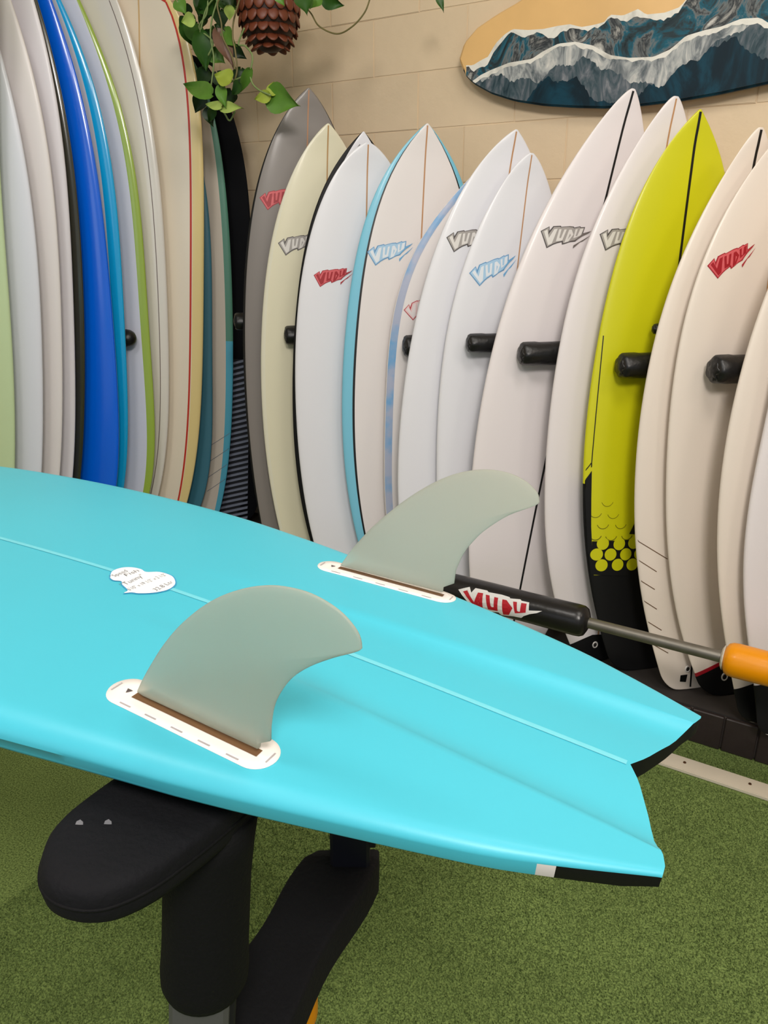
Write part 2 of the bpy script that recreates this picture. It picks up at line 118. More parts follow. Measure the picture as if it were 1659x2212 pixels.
def box(name, c, s, m, parent=None, bev=0.003, M=None):
    bm = bmesh.new(); bmesh.ops.create_cube(bm, size=1)
    for v in bm.verts: v.co = Vector((v.co.x * s[0], v.co.y * s[1], v.co.z * s[2]))
    if bev: bmesh.ops.bevel(bm, geom=bm.edges[:], offset=bev, segments=2, affect='EDGES')
    for v in bm.verts: v.co = v.co + Vector(c)
    me = bpy.data.meshes.new(name); bm.to_mesh(me); bm.free()
    o = link(name, me, parent, [m])
    if M is not None: o.matrix_world = M
    return o
def catmull(pts, n):
    P = [Vector(p) for p in pts]; out = []
    for i in range(len(P) - 1):
        a, b, c, d = P[max(i - 1, 0)], P[i], P[i + 1], P[min(i + 2, len(P) - 1)]
        for k in range(n):
            t = k / n
            out.append(0.5 * (2 * b + (c - a) * t + (2 * a - 5 * b + 4 * c - d) * t * t + (3 * b - a - 3 * c + d) * t ** 3))
    out.append(P[-1]); return out
def interp(x, tab):
    if x <= tab[0][0]: return tab[0][1]
    for (a, va), (b, vb) in zip(tab, tab[1:]):
        if x <= b: return va + (vb - va) * (x - a) / (b - a)
    return tab[-1][1]

# ------------------------------------------------------------------ the setting
WN = Vector((-.527, -.85, 0)).normalized(); WR = Vector((-WN.y, WN.x, 0))      # back wall: normal into the room, direction to the right
WALL = 2.86; QL = -3.22; LEDGE = 0.12; CEIL = 3.25
def wp(q, depth, z): return Vector((WR.x * q - WN.x * depth, WR.y * q - WN.y * depth, z))   # q along the wall, depth from the camera's foot
wallM = frame(wp(0, WALL, 0), WR, Vector((0, 0, 1)), WN)      # local x along wall, y up, z into the room
m_wall = mat('painted_block', (226, 204, 172), 0.55, 0.35, noise=(2.2, 0.10), bump=(26, 0.45))
m_joint = mat('painted_mortar', (226, 204, 172), 0.7, 0.2)
wb = box('wall_back', (0.4, CEIL / 2, -0.06), (7.3, CEIL, 0.1125), m_joint, bev=0); wb.matrix_world = wallM; wb['kind'] = 'structure'
bw, bh = 0.40, 0.1953
def block_mesh(w):
    bm = bmesh.new(); bmesh.ops.create_cube(bm, size=1)
    for v in bm.verts: v.co = Vector((v.co.x * (w - .0016), v.co.y * (bh - .0016), v.co.z * 0.02))
    bmesh.ops.bevel(bm, geom=[e for e in bm.edges if all(v.co.z > 0 for v in e.verts)], offset=.0022, segments=2, affect='EDGES')
    me = bpy.data.meshes.new('brick'); bm.to_mesh(me); bm.free(); me.materials.append(m_wall); return me
bmesh_full = block_mesh(bw)
row0 = 1.8835 - 9 * bh - 0.003
for r in range(16):
    yb = row0 + r * bh + bh / 2
    if yb + bh / 2 > CEIL + .02: break
    for c in range(12):
        x = QL + (0.0 if r % 2 else bw / 2) + c * bw + bw / 2
        if x > 1.55 or (c == 0 and not r % 2 and False): continue
        o = bpy.data.objects.new('brick', bmesh_full); COL.objects.link(o); o.parent = wb
        o.location = (x + 0, yb, -0.0105 + random.uniform(-.0012, .0012)); o.rotation_euler = (random.uniform(-.004, .004), random.uniform(-.003, .003), 0)
wl = box('wall_left', (0, 0, 0), (0.1, 6.4, CEIL), m_wall, bev=0)
wl.matrix_world = frame(wp(QL - 0.052, WALL - 3.05, CEIL / 2), WR, -WN, Vector((0, 0, 1))); wl['kind'] = 'structure'
ce = box('ceiling', (0, 0, 0), (7.3, 6.4, 0.1), mat('ceiling_paint', (225, 220, 212), 0.8, 0.2), bev=0)
ce.matrix_world = frame(wp(0.4, WALL - 3.2, CEIL + 0.055), WR, -WN, Vector((0, 0, 1))); ce['kind'] = 'structure'

# turf floor
mt = bpy.data.materials.new('green_turf'); mt.use_nodes = True; nt = mt.node_tree; b = nt.nodes['Principled BSDF']
tc = nt.nodes.new('ShaderNodeTexCoord'); n1 = nt.nodes.new('ShaderNodeTexNoise'); n1.inputs['Scale'].default_value = 230; n1.inputs['Detail'].default_value = 3
n2 = nt.nodes.new('ShaderNodeTexNoise'); n2.inputs['Scale'].default_value = 5; n2.inputs['Detail'].default_value = 5
rmp = nt.nodes.new('ShaderNodeValToRGB'); e = rmp.color_ramp.elements
e[0].position = .33; e[0].color = (*lin((80, 98, 52)), 1); e[1].position = .62; e[1].color = (*lin((142, 164, 94)), 1)
mx = nt.nodes.new('ShaderNodeMix'); mx.data_type = 'RGBA'; mx.blend_type = 'MULTIPLY'; mx.inputs['Factor'].default_value = .35
nt.links.new(tc.outputs['Object'], n1.inputs['Vector']); nt.links.new(tc.outputs['Object'], n2.inputs['Vector'])
nt.links.new(n1.outputs['Fac'], rmp.inputs[0]); nt.links.new(rmp.outputs[0], mx.inputs['A']); nt.links.new(n2.outputs['Fac'], mx.inputs['B'])
nt.links.new(mx.outputs['Result'], b.inputs['Base Color']); b.inputs['Roughness'].default_value = .9; b.inputs['Specular IOR Level'].default_value = .15
fl = box('floor', (0, 0, -0.05), (7.3, 6.4, 0.1), mt, bev=0); fl.matrix_world = frame(wp(0.4, WALL - 3.2, 0), WR, -WN, Vector((0, 0, 1))); fl['kind'] = 'structure'
# short pile of the turf, where the photograph shows it
NB = 330000
bq = rng.uniform(-1.5, 1.35, NB); bdp = rng.uniform(0.35, 2.21, NB)
feetxy = [(-.2546, .536, .135), (-.118, .70, .105), (-.045, .815, .02)]
keep = ~((bdp > 2.035) & (bdp < 2.125))
_x = WR.x * bq - WN.x * bdp; _y = WR.y * bq - WN.y * bdp
for fx, fy, fr in feetxy: keep &= (_x - fx) ** 2 + (_y - fy) ** 2 > fr ** 2
for fq in (-1.25, .6): keep &= (bq - fq) ** 2 + (bdp - 2.0) ** 2 > .055 ** 2
bq = bq[keep]; bdp = bdp[keep]; NB = len(bq)
bx = WR.x * bq - WN.x * bdp; by = WR.y * bq - WN.y * bdp
an = rng.uniform(0, 2 * np.pi, NB); hh = rng.uniform(.004, .0085, NB); ln = rng.uniform(.001, .005, NB); la = rng.uniform(0, 2 * np.pi, NB)
w2 = rng.uniform(.0009, .0018, NB)
V = np.empty((NB, 3, 3))
V[:, 0] = np.stack([bx - np.cos(an) * w2, by - np.sin(an) * w2, np.zeros(NB)], 1)
V[:, 1] = np.stack([bx + np.cos(an) * w2, by + np.sin(an) * w2, np.zeros(NB)], 1)
V[:, 2] = np.stack([bx + np.cos(la) * ln, by + np.sin(la) * ln, hh], 1)
me = bpy.data.meshes.new('turf_pile'); me.vertices.add(NB * 3); me.vertices.foreach_set('co', V.reshape(-1))
me.loops.add(NB * 3); me.loops.foreach_set('vertex_index', np.arange(NB * 3, dtype=np.int32))
me.polygons.add(NB); me.polygons.foreach_set('loop_start', np.arange(0, NB * 3, 3, dtype=np.int32)); me.update(calc_edges=True)
tp = link('turf_pile', me, None, [mt]); tp['kind'] = 'stuff'; tag(tp, 'short pile of the green artificial turf covering the shop floor', 'turf')

# platform the racks stand on: slab with a kerb of small dark bricks
m_ledge = mat('dark_rubber_mat', (58, 54, 52), 0.75, 0.3, noise=(9, .25), bump=(60, .3))
m_kerbj = mat('kerb_mortar', (82, 76, 72), 0.8, 0.2)
m_kerb = mat('dark_glazed_brick', (46, 38, 37), 0.45, 0.4, noise=(14, .3), bump=(40, .3))
lg_ = box('trim_2', (0, 0, 0), (5.0, WALL - 2.235, LEDGE), m_ledge, bev=0)
lg_.matrix_world = frame(wp(QL + 2.5, (WALL + 2.235) / 2 - .002, LEDGE / 2), WR, -WN, Vector((0, 0, 1))); lg_['kind'] = 'structure'
lg2 = box('trim_3', (0, 0, 0), (0.68, 1.7, LEDGE), m_ledge, bev=0)
lg2.matrix_world = frame(wp(QL + 0.34, 2.232 - 0.85, LEDGE / 2), WR, -WN, Vector((0, 0, 1))); lg2['kind'] = 'structure'
kb = box('trim_4', (0, 0, 0), (4.3, 0.006, LEDGE - .012), m_kerbj, bev=0)
kb.matrix_world = frame(wp(QL + 0.7 + 2.15, 2.231, LEDGE / 2), WR, -WN, Vector((0, 0, 1))); kb['kind'] = 'structure'
kme = bpy.data.meshes.new('brick'); bm = bmesh.new(); bmesh.ops.create_cube(bm, size=1)
for v in bm.verts: v.co = Vector((v.co.x * .092, v.co.y * .014, v.co.z * (LEDGE - .004)))
bmesh.ops.bevel(bm, geom=bm.edges[:], offset=.003, segments=1, affect='EDGES'); bm.to_mesh(kme); bm.free(); kme.materials.append(m_kerb)
for i in range(32):
    q = 1.33 - i * 0.096 - .155 + .003
    q = -0.155 + (i - 18) * 0.096 + .048
    if q < QL + 0.75: continue
    o = bpy.data.objects.new('brick', kme); COL.objects.link(o); o.parent = kb
    o.location = (q - (QL + 0.7 + 2.15), -0.008 + random.uniform(-.0008, .0008), 0.0)
# white batten screwed to the turf
m_bat = mat('white_batten_paint', (214, 204, 186), 0.6, 0.3, noise=(6, .08))
bt = box('trim_1', (0, 0, 0), (4.3, 0.064, 0.012), m_bat, bev=.002); btM = frame(wp(QL + .7 + 2.15, 2.08, 0.0065), WR, -WN, Vector((0, 0, 1))); bt.matrix_world = btM; bt['kind'] = 'structure'
m_scr = mat('rusty_screw', (96, 66, 44), 0.5, 0.5, metal=.6)
scM = bpy.data.meshes.new('screw'); bm = bmesh.new(); bmesh.ops.create_cone(bm, cap_ends=True, segments=12, radius1=.005, radius2=.004, depth=.003)
bm.to_mesh(scM); bm.free(); scM.materials.append(m_scr)
for i in range(14):
    q = -0.2325 + (i - 9) * 0.18
    if q < QL + .8: continue
    o = bpy.data.objects.new('screw', scM); COL.objects.link(o); o.parent = bt; o.location = (q - (QL + .7 + 2.15), .004, .0068)

# ------------------------------------------------------------------ surfboards in the racks
LOGO_OUT = [(490,690),(605,545),(640,615),(670,510),(800,440),(820,452),(965,370),(1050,338),(1062,350),(1165,275),(1182,285),(1262,243),(1278,360),(1412,253),(1362,330),(1290,410),(1230,500),(1205,562),(1120,612),(1085,640),(1065,662),(985,730),(957,690),(880,752),(830,800),(735,918)]
LOGO_MID = [(512,690),(602,566),(650,690),(688,520),(795,462),(808,470),(955,390),(1045,358),(1060,368),(1160,295),(1176,303),(1250,265),(1264,378),(1330,330),(1215,500),(1190,545),(1110,595),(1070,640),(990,700),(965,660),(870,735),(815,785),(735,893)]
LOGO_LET = [[(548,672),(590,618),(686,738),(712,552),(768,516),(786,800),(735,860)],
            [(800,512),(842,490),(872,640),(886,650),(906,630),(896,470),(938,448),(950,665),(842,732)],
            [(985,432),(1030,406),(1108,470),(1072,625),(1008,684)],
            [(1100,370),(1140,342),(1158,468),(1172,472),(1190,455),(1186,318),(1242,282),(1250,420),(1138,530)]]
LOGO_HOLE = [(1034,485),(1064,505),(1042,600)]
LOGO_SHARD = [(1446,315),(1345,492),(1302,530),(1222,695),(1204,640),(1330,470)]
LOGO_TAIL = [(1278,365),(1412,253),(1362,330),(1290,410),(1230,500),(1200,560),(1180,545)]
STY = dict(red=((166, 22, 40), (214, 92, 98), (160, 12, 30), (170, 40, 50)), grey=((78, 72, 72), (166, 160, 156), (224, 220, 216), (110, 102, 98)),
           blue=((98, 152, 200), (168, 204, 232), (226, 232, 240), (108, 168, 214)), redline=((186, 46, 60), (232, 200, 200), (228, 220, 220), (190, 60, 70)))
def add_logo(parent, zfun, pa, pb, sty, name='logo'):
    """place the word mark so that its left corner is pa and its tail tip is pb (surface coordinates)"""
    A0 = complex(490, -690); B0 = complex(1412, -253); k = (complex(*pb) - complex(*pa)) / (B0 - A0)
    tr = lambda pts: [((complex(*pa) + k * (complex(x, -y) - A0)).real, (complex(*pa) + k * (complex(x, -y) - A0)).imag) for x, y in pts]
    cols = STY[sty]; ms = [mat('logo_%s_%s' % (sty, n), c, .45) for n, c in zip(('outline', 'inner', 'letters', 'tail'), cols)]
    polys = [LOGO_OUT, LOGO_MID] + LOGO_LET + [LOGO_HOLE, LOGO_TAIL, LOGO_SHARD]
    mi = [0, 1] + [2] * 4 + [1, 3, 3]; lev = [0, 1, 2, 2, 2, 2, 3, 3, 1]
    objs = []
    bm = bmesh.new()
    for p, m_, l in zip(polys, mi, lev):
        b2 = bmesh.new(); f = b2.faces.new([b2.verts.new((x, y, 0)) for x, y in tr(p)]); f.material_index = m_
        bmesh.ops.triangulate(b2, faces=b2.faces[:], ngon_method='EAR_CLIP'); bmesh.ops.subdivide_edges(b2, edges=b2.edges[:], cuts=1, use_grid_fill=True)
        for f in b2.faces:
            if f.normal.z < 0: f.normal_flip()
        for v in b2.verts: v.co.z = zfun(v.co.x, v.co.y) + .0012 + .0005 * l
        t = bpy.data.meshes.new('t'); b2.to_mesh(t); b2.free(); bm.from_mesh(t); bpy.data.meshes.remove(t)
    me = bpy.data.meshes.new(name); bm.to_mesh(me); bm.free()
    return link(name, me, parent, ms)

class Board:
    NS, NR = 72, 48
    def __init__(s, key, name, label, group, face, rail=None, rail_e=.9, t=.051, back=None, colfun=None, tailround=True, nose_t=.2, coat=.6, cat='surfboard', rough=.35):
        d = D['boards'][key]; s.d = d; s.L = d['L']; s.t = t; s.sag = d['sag']; s.nose_t = nose_t
        u = Vector(d['u']); A = Vector(d['A']); z = u.cross(A)
        s.root = empty(name); s.root.matrix_world = frame(Vector(d['T']), u, A, z); tag(s.root, label, cat, G_R if key[0] == 'R' else G_L)
        V = []; F = []; mi = []
        vs_ = [0.5 - 0.5 * math.cos(math.pi * (i / s.NS)) for i in range(s.NS)] + [0.9985]
        vs_ = sorted(set([min(x, .9985) for x in vs_]))
        es = s.ring()
        for v in vs_:
            for (e, zz) in es: V.append((e * s.w(v), v * s.L, s.zc(v) + zz * s.th(v) / 2))
        n = len(es)
        for i in range(len(vs_) - 1):
            for j in range(n):
                F.append((i * n + j, i * n + (j + 1) % n, (i + 1) * n + (j + 1) % n, (i + 1) * n + j))
                em = (es[j][0] + es[(j + 1) % n][0]) / 2; fr = es[j][1] + es[(j + 1) % n][1] > 0
                vm = (vs_[i] + vs_[i + 1]) / 2
                k = 1 if (rail is not None and (abs(em) > rail_e or not fr)) else 0
                if colfun: k = colfun(em, vm, fr, k)
                mi.append(k)
        F.append(tuple(range(n))[::-1]); F.append(tuple((len(vs_) - 1) * n + j for j in range(n))); mi += [mi[0], mi[-1]]
        mats_ = face if isinstance(face, list) else [face] + ([rail] if rail else [])
        s.body = from_lists('board_body', V, F, mats_, s.root, True, mi)
        mn = min((s.root.matrix_world @ Vector(v)).z for v in V)
        s.root.matrix_world = Matrix.Translation((0, 0, LEDGE + .0006 - mn)) @ s.root.matrix_world
    def ring(s):
        out = []
        for j in range(s.NR):
            a = 2 * math.pi * (j + .5) / s.NR; c, q = math.cos(a), math.sin(a)
            out.append((math.copysign(abs(c) ** .62, c), math.copysign(abs(q) ** .95, q)))
        m_ = max(abs(e) for e, _ in out)
        return [(e / m_, z) for e, z in out]
    def w(s, v):
        d = s.d; x = (1 - v) ** d['a'] * sum(c * v ** k for k, c in enumerate(d['cf'])); x = max(x, .0015)
        if v < .035: x *= .5 + .5 * math.sqrt(max(0, 1 - (1 - v / .035) ** 2))
        return x
    def th(s, v): return s.t * max(.16, (1 - abs(2 * v - .95) ** 2.6) * (1 - .0) ) * (1 if v < .9 else 1) if v < .97 else s.t * .2
    def zc(s, v): return -s.sag * 4 * v * (1 - v)
    def front(s, x, y):
        v = min(max(y / s.L, 0), .998); e = min(abs(x) / s.w(v), .999)
        c = e ** (1 / .62); q = math.sqrt(max(0, 1 - c * c)) ** .95
        return s.zc(v) + q * s.th(v) / 2
    def strip(s, name, f0, f1, v0, v1, m, off=.0007, n=48):
        """ribbon on the deck between x = f0(v) and x = f1(v)"""
        V = []; F = []
        for i in range(n + 1):
            v = v0 + (v1 - v0) * i / n
            for k in range(4):
                x = f0(v) + (f1(v) - f0(v)) * k / 3
                V.append((x, v * s.L, s.front(x, v * s.L) + off))
            if i:
                for k in range(3):
                    a = (i - 1) * 4 + k; F.append((a, a + 1, a + 5, a + 4))
        return from_lists(name, V, F, [m], s.root)
    def stringer(s, m, v0=.02, v1=.995, w=.0025, name='stringer'):
        return s.strip(name, lambda v: -w, lambda v: w, v0, v1, m)
    def path(s, name, pts, w, m, off=.001):
        V = []; F = []; P = catmull([(p[0], p[1], 0) for p in pts], 8) if len(pts) > 2 else [Vector((pts[0][0] + (pts[1][0] - pts[0][0]) * i / 12, pts[0][1] + (pts[1][1] - pts[0][1]) * i / 12, 0)) for i in range(13)]
        for i, p in enumerate(P):
            t = (P[min(i + 1, len(P) - 1)] - P[max(i - 1, 0)]).normalized(); nn = Vector((-t.y, t.x, 0))
            for k in (-1, 1):
                q = p + nn * w * k; lim = s.w(min(max(q.y / s.L, .002), .997)) * .985; q.x = max(-lim, min(lim, q.x)); V.append((q.x, q.y, s.front(q.x, q.y) + off))
            if i: F.append((2 * i - 2, 2 * i - 1, 2 * i + 1, 2 * i))
        return from_lists(name, V, F, [m], s.root)
    def drape(s, name, polys, m, off=.0012, cuts=3):
        return polymesh(name, polys, [m], s.root, lambda x, y, l: s.front(x, y) + off, cuts=cuts, xlim=lambda y: s.w(min(max(y / s.L, .002), .997)) * .988)
    def plug(s, p, m_ring, m_hole, r=.011):
        c = s.front(*p); pr = []; V = []; F = []
        prof = [(r * .55, .000), (r * .6, .003), (r * .9, .003), (r, .0005)]
        for k, (rr, h) in enumerate(prof):
            for j in range(20):
                a = 2 * math.pi * j / 20; V.append((p[0] + rr * math.cos(a), p[1] + rr * math.sin(a) * 1.15, c + h))
        for k in range(3):
            for j in range(20): F.append((k * 20 + j, k * 20 + (j + 1) % 20, (k + 1) * 20 + (j + 1) % 20, (k + 1) * 20 + j))
        o = from_lists('leash_plug', V, F, [m_ring], s.root)
        V = [(p[0] + r * .56 * math.cos(2 * math.pi * j / 16), p[1] + r * .64 * math.sin(2 * math.pi * j / 16), c + .0018) for j in range(16)]
        h = from_lists('plug_cup', V, [tuple(range(16))], [m_hole], o)
        return o
    def shell(s, name, vb, m, off=.0016, n=14):
        """patch wrapped right round the tail up to the line v = vb(e)"""
        V = []; F = []; es = s.ring(); k = len(es)
        for i in range(n + 1):
            for (e, z) in es:
                v = max(-.0006, vb(e) * i / n) if i else -.0006
                vv = max(v, 0)
                V.append((e * (s.w(vv) + off), v * s.L, s.zc(vv) + z * (s.th(vv) / 2 + off)))
            if i:
                for j in range(k): F.append(((i - 1) * k + j, (i - 1) * k + (j + 1) % k, i * k + (j + 1) % k, i * k + j))
        F.append(tuple(range(k))[::-1])
        return from_lists(name, V, F, [m], s.root)

def gl(name, rgb, **k):
    k.setdefault('rough', .42); k.setdefault('coat', .15); k.setdefault('coat_rough', .15); return mat(name, rgb, **k)
G_R = 'shortboards in the rack on the back wall'; G_L = 'boards in the rack on the left wall'
pin_tan = mat('cedar_stringer', (188, 140, 98), .5); pin_blk = mat('black_lacquer', (14, 14, 15), .35); m_black = mat('black_board', (14, 14, 16), .55, .3)
white_ring = mat('white_plastic', (224, 220, 216), .4); hole = mat('plug_dark', (40, 34, 34), .6)
white_warm = gl('white_resin_warm_lit', (230, 223, 224)); white_cool = gl('white_resin_cool_lit', (228, 228, 234)); white_n = gl('white_resin', (231, 225, 224))  # first two whites carry the warm and cool light in their colour
cream_w = gl('cream_resin', (232, 220, 208))

B = {}
B['R1'] = Board('R1', 'surfboard', 'grey shortboard with red word mark, rear-most beside the hanging plant', None, gl('grey_resin', (126, 119, 114)), pin_blk, .972)
B['R1'].stringer(mat('orange_stringer', (176, 128, 92), .5))
B['R2'] = Board('R2', 'surfboard', 'pale yellowish cream shortboard with grey word mark, in front of the grey one', None, gl('yellowish_resin', (226, 220, 192)), gl('cream_rail', (226, 222, 200)), .95)
B['R2'].stringer(mat('gold_stringer', (180, 140, 84), .5))
B['R3a'] = Board('R3a', 'surfboard', 'black-railed shortboard mostly hidden behind the white board with red word mark', None, white_cool, m_black, .80)
B['R3b'] = Board('R3b', 'surfboard', 'white shortboard with solid red word mark left of the blue-railed board', None, white_cool, None)
B['R3b'].stringer(pin_tan)
B['R3a'].drape('nose_pattern', [[(-.034, B['R3a'].L * .962), (-.012, B['R3a'].L * .975), (-.004, B['R3a'].L * .955), (-.02, B['R3a'].L * .945)]], pin_blk)
B['R4'] = Board('R4', 'surfboard', 'white shortboard with light blue rails, black pinline and blue word mark', None, white_n, gl('sky_blue_rail', (122, 196, 222)), .86)
b4 = B['R4']; b4.stringer(pin_tan)
for sg in (-1, 1):
    b4.strip('pinline', lambda v, sg=sg: sg * b4.w(v) * .838, lambda v, sg=sg: sg * b4.w(v) * .868, .02, .985, pin_blk, off=.001)
B['R5'] = Board('R5', 'surfboard', 'white shortboard edged with a marbled blue band behind plain white ones', None, white_n, None)
b5 = B['R5']
mb = bpy.data.materials.new('marbled_blue_inlay'); mb.use_nodes = True; nt = mb.node_tree; bs = nt.nodes['Principled BSDF']
tc = nt.nodes.new('ShaderNodeTexCoord'); n1 = nt.nodes.new('ShaderNodeTexNoise'); n1.inputs['Scale'].default_value = 11; n1.inputs['Detail'].default_value = 3
rp = nt.nodes.new('ShaderNodeValToRGB'); e = rp.color_ramp.elements; e[0].position = .42; e[0].color = (*lin((168, 176, 200)), 1); e[1].position = .68; e[1].color = (*lin((88, 160, 214)), 1)
nt.links.new(tc.outputs['Object'], n1.inputs['Vector']); nt.links.new(n1.outputs['Fac'], rp.inputs[0]); nt.links.new(rp.outputs[0], bs.inputs['Base Color']); bs.inputs['Roughness'].default_value = .4
for sg in (-1, 1):
    b5.strip('rail_band', lambda v, sg=sg: sg * (b5.w(v) - .001) * .998, lambda v, sg=sg: sg * max(.004, b5.w(v) - .026), .02, .97, mb, off=.001)
B['R6'] = Board('R6', 'surfboard', 'white shortboard with grey word mark behind the shorter blue-marked one', None, white_cool, None); B['R6'].stringer(pin_tan)
B['R7'] = Board('R7', 'surfboard', 'short white board with light blue word mark and lowest nose', None, white_cool, None); B['R7'].stringer(pin_tan, w=.002)
B['R8'] = Board('R8', 'surfboard', 'tall white board with black centre line and grey word mark under the wave art', None, white_warm, None); B['R8'].stringer(pin_blk, w=.0036, v0=.03)
B['R9'] = Board('R9', 'surfboard', 'white shortboard with tan centre line directly left of the yellow board', None, white_warm, None); B['R9'].stringer(pin_tan)
# yellow board
yel = gl('acid_yellow_resin', (206, 204, 8), rough=.45, coat=.2); d10 = D['r10']; v10 = d10['vb'] / D['boards']['R10']['L']
vtop = d10['side'][0][1] / D['boards']['R10']['L']
def c10(e, v, fr, k):
    if v < v10: return 1
    if v < vtop and (abs(e) > .93 or not fr): return 1
    return 0
B['R10'] = Board('R10', 'surfboard', 'acid yellow shortboard with black tail and honeycomb of dots', None, [yel, m_black], colfun=c10)
b10 = B['R10']; b10.stringer(pin_blk, w=.004, v0=.42)
b10.path('pinline', d10['line'], .0014, pin_blk)
b10.drape('black_side_panel', [d10['side']], m_black, off=.0018, cuts=7)
b10.drape('black_comb_field', [d10['comb']], m_black, off=.0022, cuts=9)
dr = math.dist(*d10['dotr']) * .93
for k, p in enumerate(d10['dots']):
    b10.drape('yellow_dot', [[(p[0] + dr * math.cos(a), p[1] + dr * math.sin(a)) for a in [2 * math.pi * j / 24 for j in range(24)]]], yel, off=.0034, cuts=2)
for k, p in enumerate(d10['arcs']):
    b10.path('fading_arc', [(p[0] + dr * math.cos(a), p[1] + dr * 1.05 * math.sin(a)) for a in [math.pi * (1.12 + .76 * j / 8) for j in range(9)]], .0012 - .00008 * k, mat('olive_ink', (96, 94, 8), .5), off=.0012)
b10.drape('black_mark', [d10['mark']], pin_blk, off=.003, cuts=1)
B['R11'] = Board('R11', 'surfboard', 'cream white shortboard with brown diagonal pinstripes near its tail, right of the yellow one', None, cream_w, None)
b11 = B['R11']; b11.stringer(pin_blk, w=.004, v0=.45)
for l in D['r11']['lines']: b11.path('pinstripe', l, .0012, mat('brown_pinstripe', (104, 76, 52), .5))
b11.plug(D['r11']['plug'], white_ring, hole); b11.drape('black_patch', [D['r11']['square']], pin_blk)
b11.strip('tail_stringer', lambda v: -.003, lambda v: .003, .004, .06, pin_blk)
B['R12'] = Board('R12', 'surfboard', 'cream white board with red word mark and black tail edged in red', None, cream_w, None)
b12 = B['R12']; b12.stringer(mat('amber_stringer', (206, 160, 108), .5))
(p0, p1) = D['r12']['line']
def tail_line(b, p, q):
    sl = (q[1] - p[1]) / (q[0] - p[0])
    return lambda e: max(.012, (p[1] + sl * (abs(e) * b.w(.08) * -1 - p[0])) / b.L) if sl > 0 else .06
f12 = tail_line(b12, p0, p1)
b12.shell('red_tail_edge', lambda e: f12(e) + .007, mat('red_resin', (170, 24, 40), .4), off=.0010); b12.shell('black_tail_patch', f12, m_black, off=.0020)
b12.plug((D['r12']['plug'][0], D['r12']['plug'][1]), white_ring, hole, r=.013)
B['R13'] = Board('R13', 'surfboard', 'cream white shortboard with black tail, second from the right edge', None, cream_w, None)
B['R14'] = Board('R14', 'surfboard', 'narrow white shortboard at the right edge, last of its row', None, white_warm, None)
f13 = tail_line(B['R13'], *D['r13']['line']); B['R13'].shell('black_tail_patch', f13, m_black)
f14 = tail_line(B['R14'], *D['r14']['line']); B['R14'].shell('black_tail_patch', f14, m_black)
b9 = B['R9']; f9 = tail_line(b9, *D['r9']['patch']); b9.shell('black_tail_patch', f9, m_black); b9.plug(D['r9']['plug'], white_ring, hole, r=.011)
for k, (pa, pb, st) in D['logos'].items():
    add_logo(B[k].root, B[k].front, pa, pb, st)
# left rack
B['L0'] = Board('L0', 'surfboard', 'pale green board at the left edge of the photo', None, gl('pale_green_resin', (196, 216, 170)), None, t=.05)
B['L1'] = Board('L1', 'surfboard', 'cool white board next to the pale green one', None, gl('white_resin_blue_lit', (224, 226, 236)), None, t=.055)  # blue of the cool light from the left is put into this white
B['L2'] = Board('L2', 'surfboard', 'plain off-white board in the middle of three white ones', None, white_n, None, t=.055)
B['L3'] = Board('L3', 'surfboard', 'plain white board just left of the dark olive rail', None, gl('white_resin_lilac_lit', (226, 222, 228)), None, t=.055)  # lilac tint of the cool left light is part of this colour
B['L4'] = Board('L4', 'surfboard', 'dark olive board squeezed between a white and a blue one', None, gl('dark_olive_resin', (58, 58, 44), coat=1.0, rough=.2), None, t=.055)
blu = gl('deep_blue_resin', (0, 104, 238), coat=1.0, rough=.2)
B['L5'] = Board('L5', 'surfboard', 'glossy deep blue longboard', None, blu, None, t=.06)
B['L6'] = Board('L6', 'surfboard', 'light grey board with glossy cyan blue rail', None, gl('light_grey_resin', (206, 208, 212)), gl('cyan_resin', (10, 172, 232), coat=1.0, rough=.2), .86, t=.05)
B['L7'] = Board('L7', 'surfboard', 'lavender white board with leaf green rail', None, gl('lavender_white', (218, 220, 236)), gl('leaf_green_resin', (160, 186, 72), coat=1.0, rough=.2), .885, t=.05)
B['L8'] = Board('L8', 'surfboard', 'off-white longboard with fine dark pinline inside its rail', None, gl('offwhite_gloss', (234, 228, 220), coat=1., rough=.25), None, t=.06)
b8 = B['L8']; b8.strip('pinline', lambda v: b8.w(v) - .034, lambda v: b8.w(v) - .031, .03, .93, mat('dark_pinline', (110, 92, 88), .4), off=.001)
B['L9'] = Board('L9', 'surfboard', 'cream round-nosed longboard with red pinline and yellow rails', None, gl('cream_gloss', (240, 228, 208), coat=.6, rough=.3), gl('custard_rail', (236, 212, 146), coat=.6, rough=.3), .83, t=.06)
b9l = B['L9']; mred = mat('red_pinline', (196, 48, 28), .4)
for sg in (-1, 1): b9l.strip('pinline', lambda v, sg=sg: sg * (b9l.w(v) * .80), lambda v, sg=sg: sg * (b9l.w(v) * .80 + .008), .02, .965, mred, off=.001)
b9l.stringer(mat('pale_stringer', (214, 180, 128), .4), w=.003)
def nose_arc():
    P = []
    vt = .965; x = b9l.w(vt) * .80 + .004
    return [(-x, vt * b9l.L), (-x * .6, (vt + .007) * b9l.L), (0, (vt + .01) * b9l.L), (x * .6, (vt + .007) * b9l.L), (x, vt * b9l.L)]
b9l.path('nose_pinline', nose_arc(), .004, mred, off=.001)
B['L10'] = Board('L10', 'surfboard', 'dark teal board right behind the cream longboard', None, gl('dark_teal_resin', (60, 116, 136)), None, t=.05)
v11 = D['l11v'] / D['boards']['L11']['L']
def c11(e, v, fr, k):
    if abs(e) > .87 or not fr: return 1 if v > v11 else 2
    return 0
